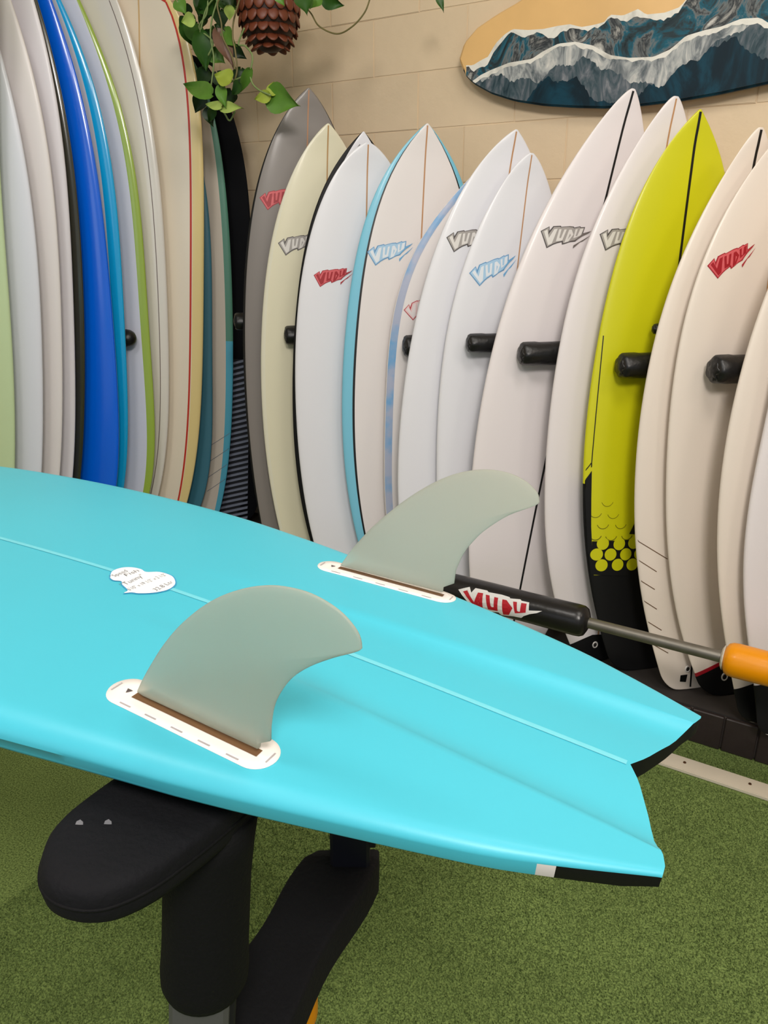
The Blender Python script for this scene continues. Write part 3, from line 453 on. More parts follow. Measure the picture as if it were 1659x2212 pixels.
B['L11'] = Board('L11', 'surfboard', 'pale board whose rail turns from green to blue halfway down', None, [gl('pale_beige_resin', (210, 198, 184)), gl('sea_green_rail', (84, 140, 120)), gl('turquoise_rail', (80, 170, 198))], colfun=c11, t=.05)
for l in D['l11']: B['L11'].path('pinstripe', l, .0012, mat('grey_pinstripe', (110, 116, 128), .5))
B['L12'] = Board('L12', 'surfboard', 'black board in the dark corner between the two racks', None, mat('navy_black', (9, 10, 15), .75, .15), None, t=.045)
# ribbed tail pad on the black board
b12l = B['L12']; x0 = min(p[0] for p in D['l12']) - .05; x1 = max(p[0] for p in D['l12']) + .02; y0 = min(p[1] for p in D['l12']) - .1; y1 = max(p[1] for p in D['l12'])
pad = b12l.drape('tail_pad', [[(x0, y0), (x1, y0), (x1, y1 - .03), (x1 - .03, y1), (x0, y1)]], mat('pad_foam_dark', (20, 22, 30), .8), off=.003)
nr = int((y1 - y0) / .026)
ribme = None
for i in range(nr):
    yy = y0 + .01 + i * .026
    V = []; F = []
    for k in range(7):
        x = x0 + (x1 - x0) * k / 6; z = b12l.front(x, yy) + .003; yo = yy + (x - x0) * .32
        if yo + .005 > y1: continue
        V += [(x, yo - .0075, z), (x, yo - .005, z + .006), (x, yo + .004, z + .006), (x, yo + .0065, z)]
    for k in range(len(V) // 4 - 1):
        for j in range(3): F.append((k * 4 + j, k * 4 + 4 + j, k * 4 + 5 + j, k * 4 + 1 + j))
    if F: from_lists('rib', V, F, [mat('pad_rib_grey', (122, 128, 146), .6)], pad, False)
for k in ('R3a', 'R3b', 'R4'): pass

# ------------------------------------------------------------------ rack pegs wrapped in black foam
m_peg = mat('black_vinyl_sleeve', (20, 20, 22), .38, .5, bump=(45, .5))
m_flange = mat('galvanised_steel', (120, 120, 118), .4, .5, metal=.9)
def peg(tip, r, direction, wall_hit, label, group, rounded=False, nrm=WN):
    tip = Vector(tip); dv = Vector(direction).normalized(); n = wall_hit(tip, dv)
    root = empty('rack_peg', Matrix.Translation(tip + dv * n)); tag(root, label, 'rack peg', 'foam wrapped rack pegs')
    M = root.matrix_world.inverted(); dn = []
    for i in range(15): dn.append(i / 14)
    pr = [(0.0, .30), (-.003, .62), (.000, .86), (.007, .97), (.022, 1.0), (.045, 1.02), (.06, .99), (.10, 1.0), (.16, 1.015), (.24, 1.0), (n * .7, 1.0), (n - .075, 1.0)]
    if rounded: pr = [(0.0, .1), (.004, .45), (.012, .75), (.025, .93), (.04, 1.0), (.1, 1.0), (n - .075, 1.0)]
    P = [M @ (tip + dv * a) for a, _ in pr]
    wr = None if rounded else (lambda f, a: .09 * math.sin(7 * a + 1) * max(0, 1 - f * 2.6) + .03 * math.sin(3 * a + 9 * f))
    tube('padded_sleeve', P, [r * q for _, q in pr], m_peg, root, n=40, wrinkle=wr)
    if not rounded:
        V = []; F = []
        for j in range(22):
            a = 2 * math.pi * j / 22; rr = r * (.42 + .12 * (j % 2))
        tube('gathered_end', [M @ (tip - dv * (.006 - .003 * k)) for k in range(4)], [r * .22, r * .5, r * .62, r * .5], m_peg, root, n=20, wrinkle=lambda f, a: .18 * math.sin(6 * a))
    tube('peg_pipe', [M @ (tip + dv * (n - .09)), M @ (tip + dv * (n - .030))], r * .36, m_flange, root, n=16)
    fl_ = box('wall_flange', (0, 0, .0090), (.07, .08, .011), m_flange, root, bev=.002); fl_.matrix_world = frame(tip + dv * n, nrm.cross(Vector((0, 0, 1))) * -1, Vector((0, 0, 1)), nrm)
    tube('flange_stub', [M @ (tip + dv * (n - .03)), M @ (tip + dv * (n - .045))], r * .36, m_flange, root, n=12)
def hit_back(tip, dv):
    dep = -(tip.dot(WN)); rate = -(dv.dot(WN)); return (WALL - dep) / rate
def hit_left(tip, dv):
    q = tip.dot(WR); return (QL - q) / dv.dot(WR)
uR = (math.sin(math.radians(76)), math.cos(math.radians(76)), 0); uL = (-math.sin(math.radians(100)), -math.cos(math.radians(100)), 0)
PL = ['black foam rack peg in front of the black board, left of the grey board', 'black foam rack peg on the yellowish cream board', 'black foam rack peg on the board with marbled blue band',
      'black foam rack peg on the board with light blue word mark', 'black foam rack peg on the tall white board with black centre line', 'big black foam rack peg on the yellow board',
      'tiny black peg tip on the yellow board above the big peg', 'black foam rack peg on the board with red word mark, rightmost']
for (tip, r), lb in zip(D['pegs'], PL): peg(tip, r, uR, hit_back, lb, None)
peg(D['lpeg'][0], D['lpeg'][1], uL, hit_left, 'rounded glossy black peg end between the cyan-railed and green-railed boards', None, True, nrm=WR)

# ------------------------------------------------------------------ low pipe rail with padded sleeves
rail = empty('padded_rail', Matrix.Translation(wp(-.55, 2.0, 0))); tag(rail, 'low galvanised pipe rail with one black and one orange padded sleeve', 'rail')
RM = rail.matrix_world.inverted()
def rp(q, z=.435): return RM @ wp(q, 2.0, z)
m_pipe = mat('weathered_pipe', (128, 124, 116), .45, .5, metal=.75, noise=(30, .25))
tube('pipe', [rp(-1.6), rp(-.9), rp(-.2), rp(.7)], .016, m_pipe, rail, n=20)
for q in (-1.25, .6): tube('post', [rp(q, .43), rp(q, .006)], .015, m_pipe, rail, n=14); 
for q in (-1.25, .6):
    tube('foot_plate', [rp(q, .012), rp(q, .001)], .045, m_pipe, rail, n=20)
m_org = mat('orange_vinyl', (240, 152, 0), .36, .4, coat=.1, bump=(18, .3)); m_bvin = mat('black_vinyl', (26, 24, 25), .3, .5, bump=(22, .35))
def sleeve(q0, q1, r, m, nm, gather0=True, gather1=True, parent=rail):
    L = q1 - q0; pr = []
    if gather0: pr += [(0, .40), (.004, .62), (.010, .86), (.020, .97)]
    pr += [(.035, 1.0)] + [(.035 + (L - .07) * i / 8, 1.0 + .012 * math.sin(5 * i)) for i in range(1, 8)] + [(L - .035, 1.0)]
    if gather1: pr += [(L - .020, .97), (L - .010, .86), (L - .004, .62), (L, .40)]
    return tube(nm, [rp(q0 + a) for a, _ in pr], [r * b_ for _, b_ in pr], m, parent, n=48, wrinkle=lambda f, a: (.05 * math.sin(11 * a) * max(0, max(1 - f * 14, 1 - (1 - f) * 14)) + .012 * math.sin(2 * a + 8 * f)))
sl = sleeve(-1.15, -.537, .047, m_bvin, 'black_sleeve'); so = sleeve(-.172, .42, .046, m_org, 'orange_sleeve')
tube('elastic_hem', [rp(-.176), rp(-.172), rp(-.169)], [.022, .030, .034], mat('white_elastic', (226, 214, 198), .7), rail, n=30, wrinkle=lambda f, a: .08 * math.sin(14 * a))
# word mark in red and white on the black sleeve
def on_sleeve(s, h):   # s along, h around (metres); facing the room and up
    a = math.radians(52) - h / .0485
    c = wp(-.95 + s, 2.0, .435); return RM @ (c + WN * .0492 * math.cos(a) * 1.0 + Vector((0, 0, 1)) * .0492 * math.sin(a))
def sleeve_logo():
    A0 = complex(490, -690); B0 = complex(1412, -253); k = (complex(.285, -.004) - complex(0.045, .0)) / (complex(1412, -520) - complex(490, -560))
    polys = [(LOGO_OUT, 0)] + [(l, 1) for l in LOGO_LET] + [(LOGO_TAIL, 0)]
    bm = bmesh.new()
    for lv_, (p, m_) in enumerate(polys):
        b2 = bmesh.new(); f = b2.faces.new([b2.verts.new((x, -y, 0)) for x, y in p]); f.material_index = m_
        bmesh.ops.triangulate(b2, faces=b2.faces[:], ngon_method='EAR_CLIP'); bmesh.ops.subdivide_edges(b2, edges=b2.edges[:], cuts=3, use_grid_fill=True)
        for v in b2.verts:
            x = (v.co.x - 490) / 922 * .275 + .010; base = (v.co.y + 560 - (v.co.x - 950) * .474) / 400 * .074
            q = on_sleeve(x, -base + .037)
            ax = rp(-.95 + x); d_ = (q - ax).normalized() * (.0005 * (1 if m_ else 0) + .0006); v.co = q + d_
        t = bpy.data.meshes.new('t'); b2.to_mesh(t); b2.free(); bm.from_mesh(t); bpy.data.meshes.remove(t)
    me = bpy.data.meshes.new('logo'); bm.to_mesh(me); bm.free()
    return link('logo', me, sl, [mat('logo_white', (232, 230, 228), .4), mat('logo_red', (186, 30, 44), .4)])
sleeve_logo()

# ------------------------------------------------------------------ turquoise surfboard on the stand (fins up)
T = D['teal']; ta, tb, tn = Vector(T['a']), Vector(T['b']), Vector(T['n']); tM = frame(Vector(T['p0']), ta, tb, tn)
teal = empty('surfboard', tM); tag(teal, 'turquoise fish surfboard with swallow tail lying fins up on the black padded stand', 'surfboard')
KR = T['k']
far = [(x, y) for x, y in T['far']]
wtab = [(-1.98, .0), (-1.965, .045), (-1.93, .085), (-1.85, .140), (-1.7, .200), (-1.5, .250), (-1.3, .280)] + [(-1.12, .2915), (-.9373, .2890), (-.7845, .2812), (-.7034, .2755), (-.6361, .2700), (-.572, .2635), (-.4818, .2495), (-.3966, .2340), (-.248, .2042), (-.0974, .1660), (-.028, .1412), (.0380, .1122), (.0430, .1100)]
wtab_s = [(p.x, p.y) for p in catmull([(a, b_, 0) for a, b_ in wtab], 6)]
def tw(s): return interp(s, wtab_s)
itab = [(0, 0.0), (.010, .017), (.018, .037), (.0255, .055), (.033, .079), (.0395, .093), (.0435, .106)]
def tin(s): return interp(s, itab) if s > 0 else 0
CRE = [(-.60, .060), (-.40, .068), (-.202, .077), (-.111, .0825), (-.017, .087), (.0405, .090)]
def chan(s, y):
    y = abs(y); c = interp(s, CRE); dep = .0115 * min(1, max(0, (s + .50) / .40))
    if y >= c: return 0.0
    t = min(1, (c - y) / .045); st = 1 - (1 - t) ** 3
    return -dep * st * (.6 + .4 * (y / c) ** 2)
def ttop(s, y):
    w = max(tw(s), .002); rail_soft = interp(s, [(-1.98, .012), (-1.0, .030), (-.5, .026), (-.25, .0185), (-.05, .011), (.04, .005)])
    z = KR * s * s + chan(s, y) - .010 * max(0, (abs(y) / w)) ** 2 * interp(s, [(-1, 1), (-.3, 1), (0.04, .3)])
    d = w - abs(y)
    if d < rail_soft: q = 1 - d / rail_soft; z -= rail_soft * .70 * (1 - math.sqrt(max(0, 1 - q * q)))
    return z
def tbot(s, y):
    w = max(tw(s), .002); th = interp(s, [(-1.98, .016), (-1.8, .034), (-1.4, .058), (-1.0, .064), (-.6, .062), (-.3, .052), (-.1, .036), (.045, .020)])
    e = min(1, abs(y) / w); edge = ttop(s, math.copysign(w, y) if y else w)
    side = interp(s, [(-1.2, .010), (-.45, .014), (-.25, .014), (-.08, .0125), (.02, .0125), (.0425, .009)])
    return edge - side - max(.004, th - .012 - side) * max(0, 1 - e ** 3.2) ** .5
SS = sorted(set([-1.978, -1.97, -1.955] + [-1.94 + i * .03 for i in range(47)] + [-.55 + i * .012 for i in range(46)] + [.0, .004, .008, .012, .016, .020, .024, .028, .032, .035, .0375, .0395, .041, .0425]))
SS = [s for s in SS if s <= .0426]
NU = 40
def build_teal():
    V = []; F = []; mi = []; 
    us = [0.5 - .5 * math.cos(math.pi * (.5 + .5 * k / NU)) for k in range(NU + 1)]; us = [(u - .5) * 2 for u in us]
    na = 16; us = [0] * (na + 1) + [k / 14 * .86 for k in range(1, 15)] + [.89, .91, .93, .945, .96, .97, .98, .9875, .994, .998, 1.0]
    for sg in (-1, 1):
        for side in (0, 1):
            base = len(V); n = len(us)
            for s in SS:
                yi = tin(s); w = tw(s)
                ce_ = min(max(interp(s, CRE), yi + .0004), w * .8 if w * .8 > yi + .0004 else yi + .0004)
                for ku, u in enumerate(us):
                    y = yi + (ce_ - yi) * ku / na if ku <= na else ce_ + (w - ce_) * u
                    # centre crease exactly followed because the grid is fine
                    zt = ttop(s, y); 
                    z = zt if side == 0 else tbot(s, y)
                    if side: y -= interp(s, [(-1.2, .014), (-.35, .0085), (-.1, .005), (.0425, .001)]) * (y / w) ** 2
                    V.append((s, sg * y, z))
            for i in range(len(SS) - 1):
                for j in range(n - 1):
                    a = base + i * n + j; q = (a, a + 1, a + n + 1, a + n); F.append(q if (sg > 0) ^ (side == 0) else q[::-1])
                    sm = (SS[i] + SS[i + 1]) / 2
                    if side == 0: k = 0
                    else: k = 1 if sm > -.018 else (2 if sm > -.034 else 0)
                    mi.append(k)
            if side == 0: tbase = base
            else:
                # close rail and inner (swallow) edge
                for i in range(len(SS) - 1):
                    for j in ((n - 1), 0):
                        if j == 0 and SS[i] < -.0001: continue
                        a, b_ = tbase + i * n + j, tbase + (i + 1) * n + j; c, d_ = base + (i + 1) * n + j, base + i * n + j
                        f = (a, b_, c, d_); F.append(f if (sg > 0) ^ (j == 0) else f[::-1]); sm = (SS[i] + SS[i + 1]) / 2
                        mi.append(1 if j == 0 else (1 if sm > -.018 else (2 if sm > -.034 else 0)))
                i = len(SS) - 1
                for j in range(n - 1):
                    f = (tbase + i * n + j, tbase + i * n + j + 1, base + i * n + j + 1, base + i * n + j); F.append(f); mi.append(1 if side else 0)
                for j in range(n - 1):
                    f = (tbase + j + 1, tbase + j, base + j, base + j + 1); F.append(f); mi.append(0)
    me = bpy.data.meshes.new('board_body'); me.from_pydata(V, [], F); me.polygons.foreach_set('material_index', mi)
    bm = bmesh.new(); bm.from_mesh(me); bmesh.ops.remove_doubles(bm, verts=bm.verts[:], dist=.0002); bmesh.ops.recalc_face_normals(bm, faces=bm.faces[:])
    for f in bm.faces: f.smooth = True
    for e_ in bm.edges:
        if len(e_.link_faces) == 2 and e_.calc_face_angle(0) > math.radians(38): e_.smooth = False
    bm.to_mesh(me); bm.free()
    return link('board_body', me, teal, [m_teal, m_tblack, white_n])
m_teal = mat('turquoise_resin', (72, 190, 212), .48, .35, coat=.28, noise=(3.0, .05), coat_rough=.36)
m_tblack = mat('black_deck_paint', (12, 12, 13), .6, .3)
build_teal()
def tstrip(name, ya, yb, s0, s1, m, off=.0005, n=80):
    V = []; F = []
    for i in range(n + 1):
        s = s0 + (s1 - s0) * i / n
        for y in (ya, (ya + yb) / 2, yb): V.append((s, y, ttop(s, y) + off))
        if i:
            for k in range(2): a = (i - 1) * 3 + k; F.append((a, a + 3, a + 4, a + 1))
    return from_lists(name, V, F, [m], teal)
tstrip('stringer', -.0029, .0029, -1.95, -.003, mat('turquoise_over_wood', (114, 208, 224), .45, noise=(40, .06)))
# fin boxes: flush white pill plugs with slot, screw and printed dashes
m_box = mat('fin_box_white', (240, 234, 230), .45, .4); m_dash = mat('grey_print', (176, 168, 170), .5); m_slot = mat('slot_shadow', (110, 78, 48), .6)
def finbox(p, q, side):
    A, Bv = Vector((p[0], p[1], 0)), Vector((q[0], q[1], 0)); ax = (Bv - A).normalized(); ay = Vector((-ax.y, ax.x, 0)); L = (Bv - A).length; r = .0178
    def W(x, y, o): c = A + ax * x + ay * y; return (c.x, c.y, ttop(c.x, c.y) + o)
    prof = []
    for j in range(17): a = math.pi / 2 + math.pi * j / 16; prof.append((r + r * math.cos(a), r * math.sin(a)))
    for j in range(1, 8): prof.append((r + (L - 2 * r) * j / 8, -r))
    for j in range(17): a = -math.pi / 2 + math.pi * j / 16; prof.append((L - r + r * math.cos(a), r * math.sin(a)))
    for j in range(1, 8): prof.append((L - r - (L - 2 * r) * j / 8, r))
    V = []; F = []; n = len(prof)
    for sc, o in ((1.0, .0002), (.985, .0011), (.6, .0012), (.2, .0012)):
        for x, y in prof: V.append(W(L / 2 + (x - L / 2) * (1 - (1 - sc) * .35 if sc > .9 else (sc * .3 + .7)), y * sc, o))
    for k in range(3):
        for j in range(n): F.append((k * n + j, k * n + (j + 1) % n, (k + 1) * n + (j + 1) % n, (k + 1) * n + j))
    F.append(tuple(3 * n + j for j in range(n)))
    o = from_lists('fin_box', V, F, [m_box], teal)
    def rect(nm, x0, x1, y0, y1, off, m, nn=6):
        V = []; F = []
        for i in range(nn + 1):
            x = x0 + (x1 - x0) * i / nn; V += [W(x, y0, off), W(x, y1, off)]
            if i: F.append((2 * i - 2, 2 * i, 2 * i + 1, 2 * i - 1))
        return from_lists(nm, V, F, [m], o)
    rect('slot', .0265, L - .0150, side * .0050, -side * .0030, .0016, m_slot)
    for sgn in (-1, 1):
        for j in range(5): x = .030 + j * (L - .06) / 4; rect('printed_dash', x - .006, x + .006, sgn * .0142, sgn * .0156, .0016, m_dash, 2)
    rect('printed_dash', .0045, .006, -.007, .005, .0016, m_dash, 2); rect('printed_dash', L - .006, L - .0045, -.006, .006, .0016, m_dash, 2)
    V = [W(.0185 + .0035 * math.cos(a), .0035 * math.sin(a), .0018) for a in [2 * math.pi * j / 3 + .5 for j in range(3)]]
    from_lists('screw', V, [(0, 1, 2)], [mat('screw_dark', (88, 78, 76), .5)], o)
def base_line(fd):
    M = teal.matrix_world.inverted(); P = M @ Vector(fd['P']); q = P + (M.to_3x3() @ Vector(fd['x'])) * fd['pts'][-1][0]; x = (q - P).normalized()
    p = P - x * .0285; q = q + x * .0160; return (p.x, p.y), (q.x, q.y)
finbox(*base_line(T['nfin']), -1); finbox(*base_line(T['ffin']), 1)
# fins
def fin_mat(name, rgb, rgb2):
    m = mat(name, rgb, .42, .35, noise=(7, .06)); b_ = m.node_tree.nodes['Principled BSDF']
    b_.inputs['Transmission Weight'].default_value = .62; b_.inputs['IOR'].default_value = 1.18; b_.inputs['Roughness'].default_value = .5
    return m
m_fin = fin_mat('frosted_fibreglass', (214, 214, 200), (214, 210, 180))
def fin(fd):
    P = Vector(fd['P']); x = Vector(fd['x']); up = Vector(fd['up']); nn = x.cross(up); M = teal.matrix_world.inverted()
    pts = [Vector((p[0], p[1], 0)) for p in fd['pts']]
    k = len(pts) - 4
    curve = catmull(pts[:k + 1], 4) + pts[k + 1:]
    n = len(curve); c = sum(curve, Vector()) / n; c = Vector((c.x * .9, c.y * .8, 0))
    V = []; F = []
    rings = [(1.0, .0006), (.985, .0013), (.93, .0022), (.8, .0032), (.55, .0038), (.25, .004)]
    idx = {}
    for sgn in (1, -1):
        for ri, (sc, h) in enumerate(rings):
            for j, p in enumerate(curve):
                q = c + (p - c) * sc
                if p.y < .012 and (j == 0 or j >= n - 3): q = Vector((c.x + (p.x - c.x) * sc, p.y if sc > .9 else q.y, 0))
                idx[(sgn, ri, j)] = len(V); V.append(M @ (P + x * q.x + up * q.y + nn * h * sgn))
    for sgn in (1, -1):
        for ri in range(len(rings) - 1):
            for j in range(n):
                f = (idx[(sgn, ri, j)], idx[(sgn, ri, (j + 1) % n)], idx[(sgn, ri + 1, (j + 1) % n)], idx[(sgn, ri + 1, j)]); F.append(f if sgn < 0 else f[::-1])
        f = tuple(idx[(sgn, len(rings) - 1, j)] for j in range(n)); F.append(f if sgn < 0 else f[::-1])
    for j in range(n): F.append((idx[(1, 0, j)], idx[(1, 0, (j + 1) % n)], idx[(-1, 0, (j + 1) % n)], idx[(-1, 0, j)]))
    return from_lists('fin', V, F, [m_fin], teal)
fin(T['nfin']); fin(T['ffin'])
# white oval label with handwriting
stk = catmull([(p[0], p[1], 0) for p in T['sticker']] + [(T['sticker'][0][0], T['sticker'][0][1], 0)], 4)[:-1]
cst = sum(stk, Vector()) / len(stk)
zt = lambda o: (lambda x, y, l: ttop(x, y) + o)
lbl = polymesh('paper_label', [[(cst.x + (p.x - cst.x) * 1.035, cst.y + (p.y - cst.y) * 1.06) for p in stk]], [mat('label_blue_edge', (60, 160, 206), .5)], teal, zt(.0005), cuts=1)
lb2 = polymesh('label_paper', [[(p.x, p.y) for p in stk]], [mat('label_white', (240, 242, 246), .5)], lbl, zt(.0010), cuts=1)
ink = mat('pencil_ink', (70, 66, 72), .6)
def handwriting(txt, pa, pb, hgt, name='handwriting'):
    cu = bpy.data.curves.new('t', 'FONT'); cu.body = txt; cu.size = 1; cu.shear = .15; cu.offset = -.018
    to = bpy.data.objects.new('t', cu); COL.objects.link(to); dg = bpy.context.evaluated_depsgraph_get(); me = bpy.data.meshes.new_from_object(to.evaluated_get(dg)); bpy.data.objects.remove(to)
    xs = [v.co.x for v in me.vertices]; x0_, x1_ = min(xs), max(xs)
    A, Bv = complex(*pa), complex(*pb); k = (Bv - A); kn = k / abs(k)
    for v in me.vertices:
        c = A + k * ((v.co.x - x0_) / (x1_ - x0_)) + kn * complex(0, 1) * (v.co.y * hgt) * HF; v.co = Vector((c.real, c.imag, ttop(c.real, c.imag) + .0016))
    me.name = name; return link(name, me, lbl, [ink])
HF = 1
for key, txt, h in (('speed', '"Speed', .0105), ('fish', 'Fish', .0105), ('tunny', '"Tunny"', .012), ('dims', '6\'10" x 19 1/2" x 2 1/2"', .0095), ('ltr', '32.8 Ltr', .010)):
    handwriting(txt, T['txt'][key][0], T['txt'][key][1], h)

# ------------------------------------------------------------------ stand
m_foam = mat('black_foam', (15, 15, 19), .85, .25, noise=(20, .25), bump=(160, .35)); m_steel = mat('grey_painted_steel', (84, 84, 84), .5, .4, noise=(12, .08))
m_neo = mat('black_neoprene', (8, 8, 10), .8, .25, bump=(220, .3))
base = Vector((-.17, .56, 0)); stand = empty('surfboard_stand', Matrix.Translation((-.12, .66, 0))); tag(stand, 'grey steel display stand wrapped in black foam under the turquoise board', 'stand')
SM = stand.matrix_world.inverted()
def L_(p): return SM @ Vector(p)
# paddle shaped arm: outline in board coordinates, extended under the board
def tpt(s, y, o): return Vector(T['p0']) + ta * s + tb * y + tn * o
pout = [(-.369, .17), (-.370, .0), (-.373, -.10), (-.377, -.18), (-.3775, -.225), (-.3745, -.252), (-.364, -.272), (-.348, -.287), (-.331, -.292), (-.312, -.288), (-.297, -.278), (-.287, -.262), (-.280, -.241), (-.276, -.215), (-.272, -.17), (-.270, -.08), (-.268, .03), (-.268, .17)]
pc = [(p.x, p.y) for p in catmull([(a, b_, 0) for a, b_ in pout], 4)]
def paddle():
    V = []; F = []; n = len(pc); cx = -.322
    prof = [(.55, -.0795), (.86, -.0795), (.95, -.0812), (.985, -.085), (1.0, -.091), (1.0, -.103), (.985, -.111), (.94, -.117), (.5, -.119)]
    for f_, o in prof:
        for (s, y) in pc:
            yy = -.15 + (y + .15) * f_ if y < -.15 else y
            V.append(L_(tpt(cx + (s - cx) * f_, yy, o)))
    for k in range(len(prof) - 1):
        for j in range(n): F.append((k * n + j, k * n + (j + 1) % n, (k + 1) * n + (j + 1) % n, (k + 1) * n + j))
    F.append(tuple(range(n))[::-1]); F.append(tuple((len(prof) - 1) * n + j for j in range(n)))
    o = from_lists('padded_arm', V, F, [m_foam], stand)
    sm = catmull([(s, y, 0) for s, y in pout[2:16]], 4)
    tube('seam', [L_(tpt(cx + (p.x - cx) * 1.0, p.y, -.097)) for p in sm], .0016, m_neo, o, n=6)
    for (s, y) in D['flecks']:
        pp = [(s + r_ * math.cos(a) * .0035, y + r_ * math.sin(a) * .0028) for a, r_ in zip([0, 1.1, 2.2, 3.3, 4.4, 5.4], [1, .8, 1.1, .9, 1.2, .7])]
        from_lists('fleck', [L_(tpt(a, b_, -.0791)) for a, b_ in pp], [tuple(range(6))], [mat('pale_fleck', (120, 118, 122), .8)], o)
paddle()
top = Vector((-.153, .536, 1.02)); lean = Vector((-.10, 0, -1)); 
def post(z): return top + lean * (top.z - z)
tube('foam_sleeve', [L_(post(z)) for z in (1.035, 1.0, .96, .92, .88, .85, .836, .828)], [.043, .0405, .039, .0395, .040, .0415, .041, .038], m_neo, stand, n=36)
# square grey post
def sqpost(name, p, q, w, m, parent=stand):
    p, q = Vector(p), Vector(q); t = (q - p).normalized(); x = Vector((1, 0, 0)); x = (x - t * x.dot(t)).normalized(); y = t.cross(x); V = []
    bv = w * .08
    ring_ = [(-w / 2 + bv, -w / 2), (w / 2 - bv, -w / 2), (w / 2, -w / 2 + bv), (w / 2, w / 2 - bv), (w / 2 - bv, w / 2), (-w / 2 + bv, w / 2), (-w / 2, w / 2 - bv), (-w / 2, -w / 2 + bv)]
    for c in (p, q):
        for a, b_ in ring_: V.append(L_(c + x * a + y * b_))
    F = [(j, (j + 1) % 8, 8 + (j + 1) % 8, 8 + j) for j in range(8)] + [tuple(range(8))[::-1], tuple(range(8, 16))]
    return from_lists(name, V, F, [m], parent, False)
p1 = sqpost('post', post(1.0), post(.004), .056, m_steel)
sqpost('groove', post(.86) + Vector((.0275, -.012, 0)), post(.01) + Vector((.0275, -.012, 0)), .010, mat('rubber_seal', (14, 14, 15), .7), p1)
sqpost('foot_plate', post(.012), post(.0015), .16, m_steel)
farp = Vector((-.045, .815, 0))
sqpost('upright', (farp.x, farp.y, 1.035), (farp.x, farp.y, .66), .052, mat('dark_painted_steel', (22, 23, 34), .6, .3))
sqpost('upright_trim', (farp.x + .028, farp.y - .016, 1.03), (farp.x + .028, farp.y - .016, .742), .012, mat('rubber_seal', (14, 14, 15), .7))
# foam wrapped cross bar
def crossbar():
    A = Vector((-.05, .825, .682)); Bq = Vector((-.162, .550, .694)); t = (Bq - A).normalized(); s = Vector((t.y, -t.x, 0)).normalized() * -1; V = []; F = []
    n = 14; ring_ = []
    for k in range(24):
        a = 2 * math.pi * k / 24; ring_.append((math.copysign(abs(math.cos(a)) ** .14, math.cos(a)), math.copysign(abs(math.sin(a)) ** .2, math.sin(a))))
    for i in range(n + 1):
        f = i / n; c = A + (Bq - A) * f; w = .046 + .004 * math.sin(9 * f) - (.006 if i == 0 else 0); h = .030 - (.004 if i == 0 else 0)
        for a, b_ in ring_: V.append(L_(c + s * a * w + Vector((0, 0, 1)) * b_ * h + t * a * .018 * (1 - f) * -1))
    m_ = len(ring_)
    for i in range(n):
        for j in range(m_): F.append((i * m_ + j, i * m_ + (j + 1) % m_, (i + 1) * m_ + (j + 1) % m_, (i + 1) * m_ + j))
    F.append(tuple(range(m_))[::-1]); F.append(tuple(n * m_ + j for j in range(m_)))
    return from_lists('foam_crossbar', V, F, [m_foam], stand)
crossbar()
leg = Vector((-.118, .70, 0))
tube('centre_leg', [L_((leg.x, leg.y, z)) for z in (.68, .3, .004)], .030, m_steel, stand, n=24)
tube('orange_sleeve', [L_((leg.x, leg.y, z)) for z in (.675, .62, .585, .565, .558, .555)], [.034, .0345, .034, .0335, .032, .0305], m_org, stand, n=32)
tube('foot_plate', [L_((leg.x, leg.y, z)) for z in (.012, .0015)], .09, m_steel, stand, n=24)

# ------------------------------------------------------------------ wave art board on the back wall
OC = D['ocean']
art = empty('wave_art_board', frame(wp(0, WALL - .05, 0), WR, Vector((0, 0, 1)), WN)); tag(art, 'long sand coloured board with painted teal waves hanging on the back wall', 'wall art')
lowp = [tuple(p) for p in OC['out']]
axp = Vector((-1.4185, 2.088)); axd = Vector((1, .175)).normalized(); axn = Vector((-axd.y, axd.x))
lo = []
for x, y in lowp[5:]:
    d_ = Vector((x, y)) - axp; lo.append((d_.dot(axd), -d_.dot(axn)))
hi = []
for x, y in lowp[:5]:
    d_ = Vector((x, y)) - axp; hi.append((d_.dot(axd), d_.dot(axn)))
hi = hi[::-1]
Lart = 1.75
def half(tab):
    out = [(0, .004)] + [p for p in tab if p[0] > .004]
    last = out[-1][0]
    return out
loT = half(lo); hiT = half(hi)
wmax = max(p[1] for p in loT)
def art_lo(s):
    if s <= loT[-1][0]: return interp(s, loT)
    f = (s - loT[-1][0]) / (Lart - loT[-1][0]); return loT[-1][1] + (wmax * 1.03 - loT[-1][1]) * min(1, f * 3) if f < .33 else (wmax * 1.03) * math.sqrt(max(0, 1 - ((f - .33) / .67) ** 2.2))
def art_hi(s):
    h0, w0 = hiT[-1]
    if s <= h0: return interp(s, hiT)
    return min(art_lo(s), w0 + (s - h0) * .55) if s < 1.2 else art_lo(s)
def artpt(s, n): q = axp + axd * s + axn * n; return (q.x, q.y)
ss = [0.0005, .004, .010, .02, .035] + [.05 + i * .03 for i in range(56)] + [Lart - .02, Lart - .008, Lart - .002]
ss = [s for s in ss if s < Lart]
outl = [artpt(s, -art_lo(s)) for s in ss] + [artpt(s, art_hi(s)) for s in ss[::-1]]
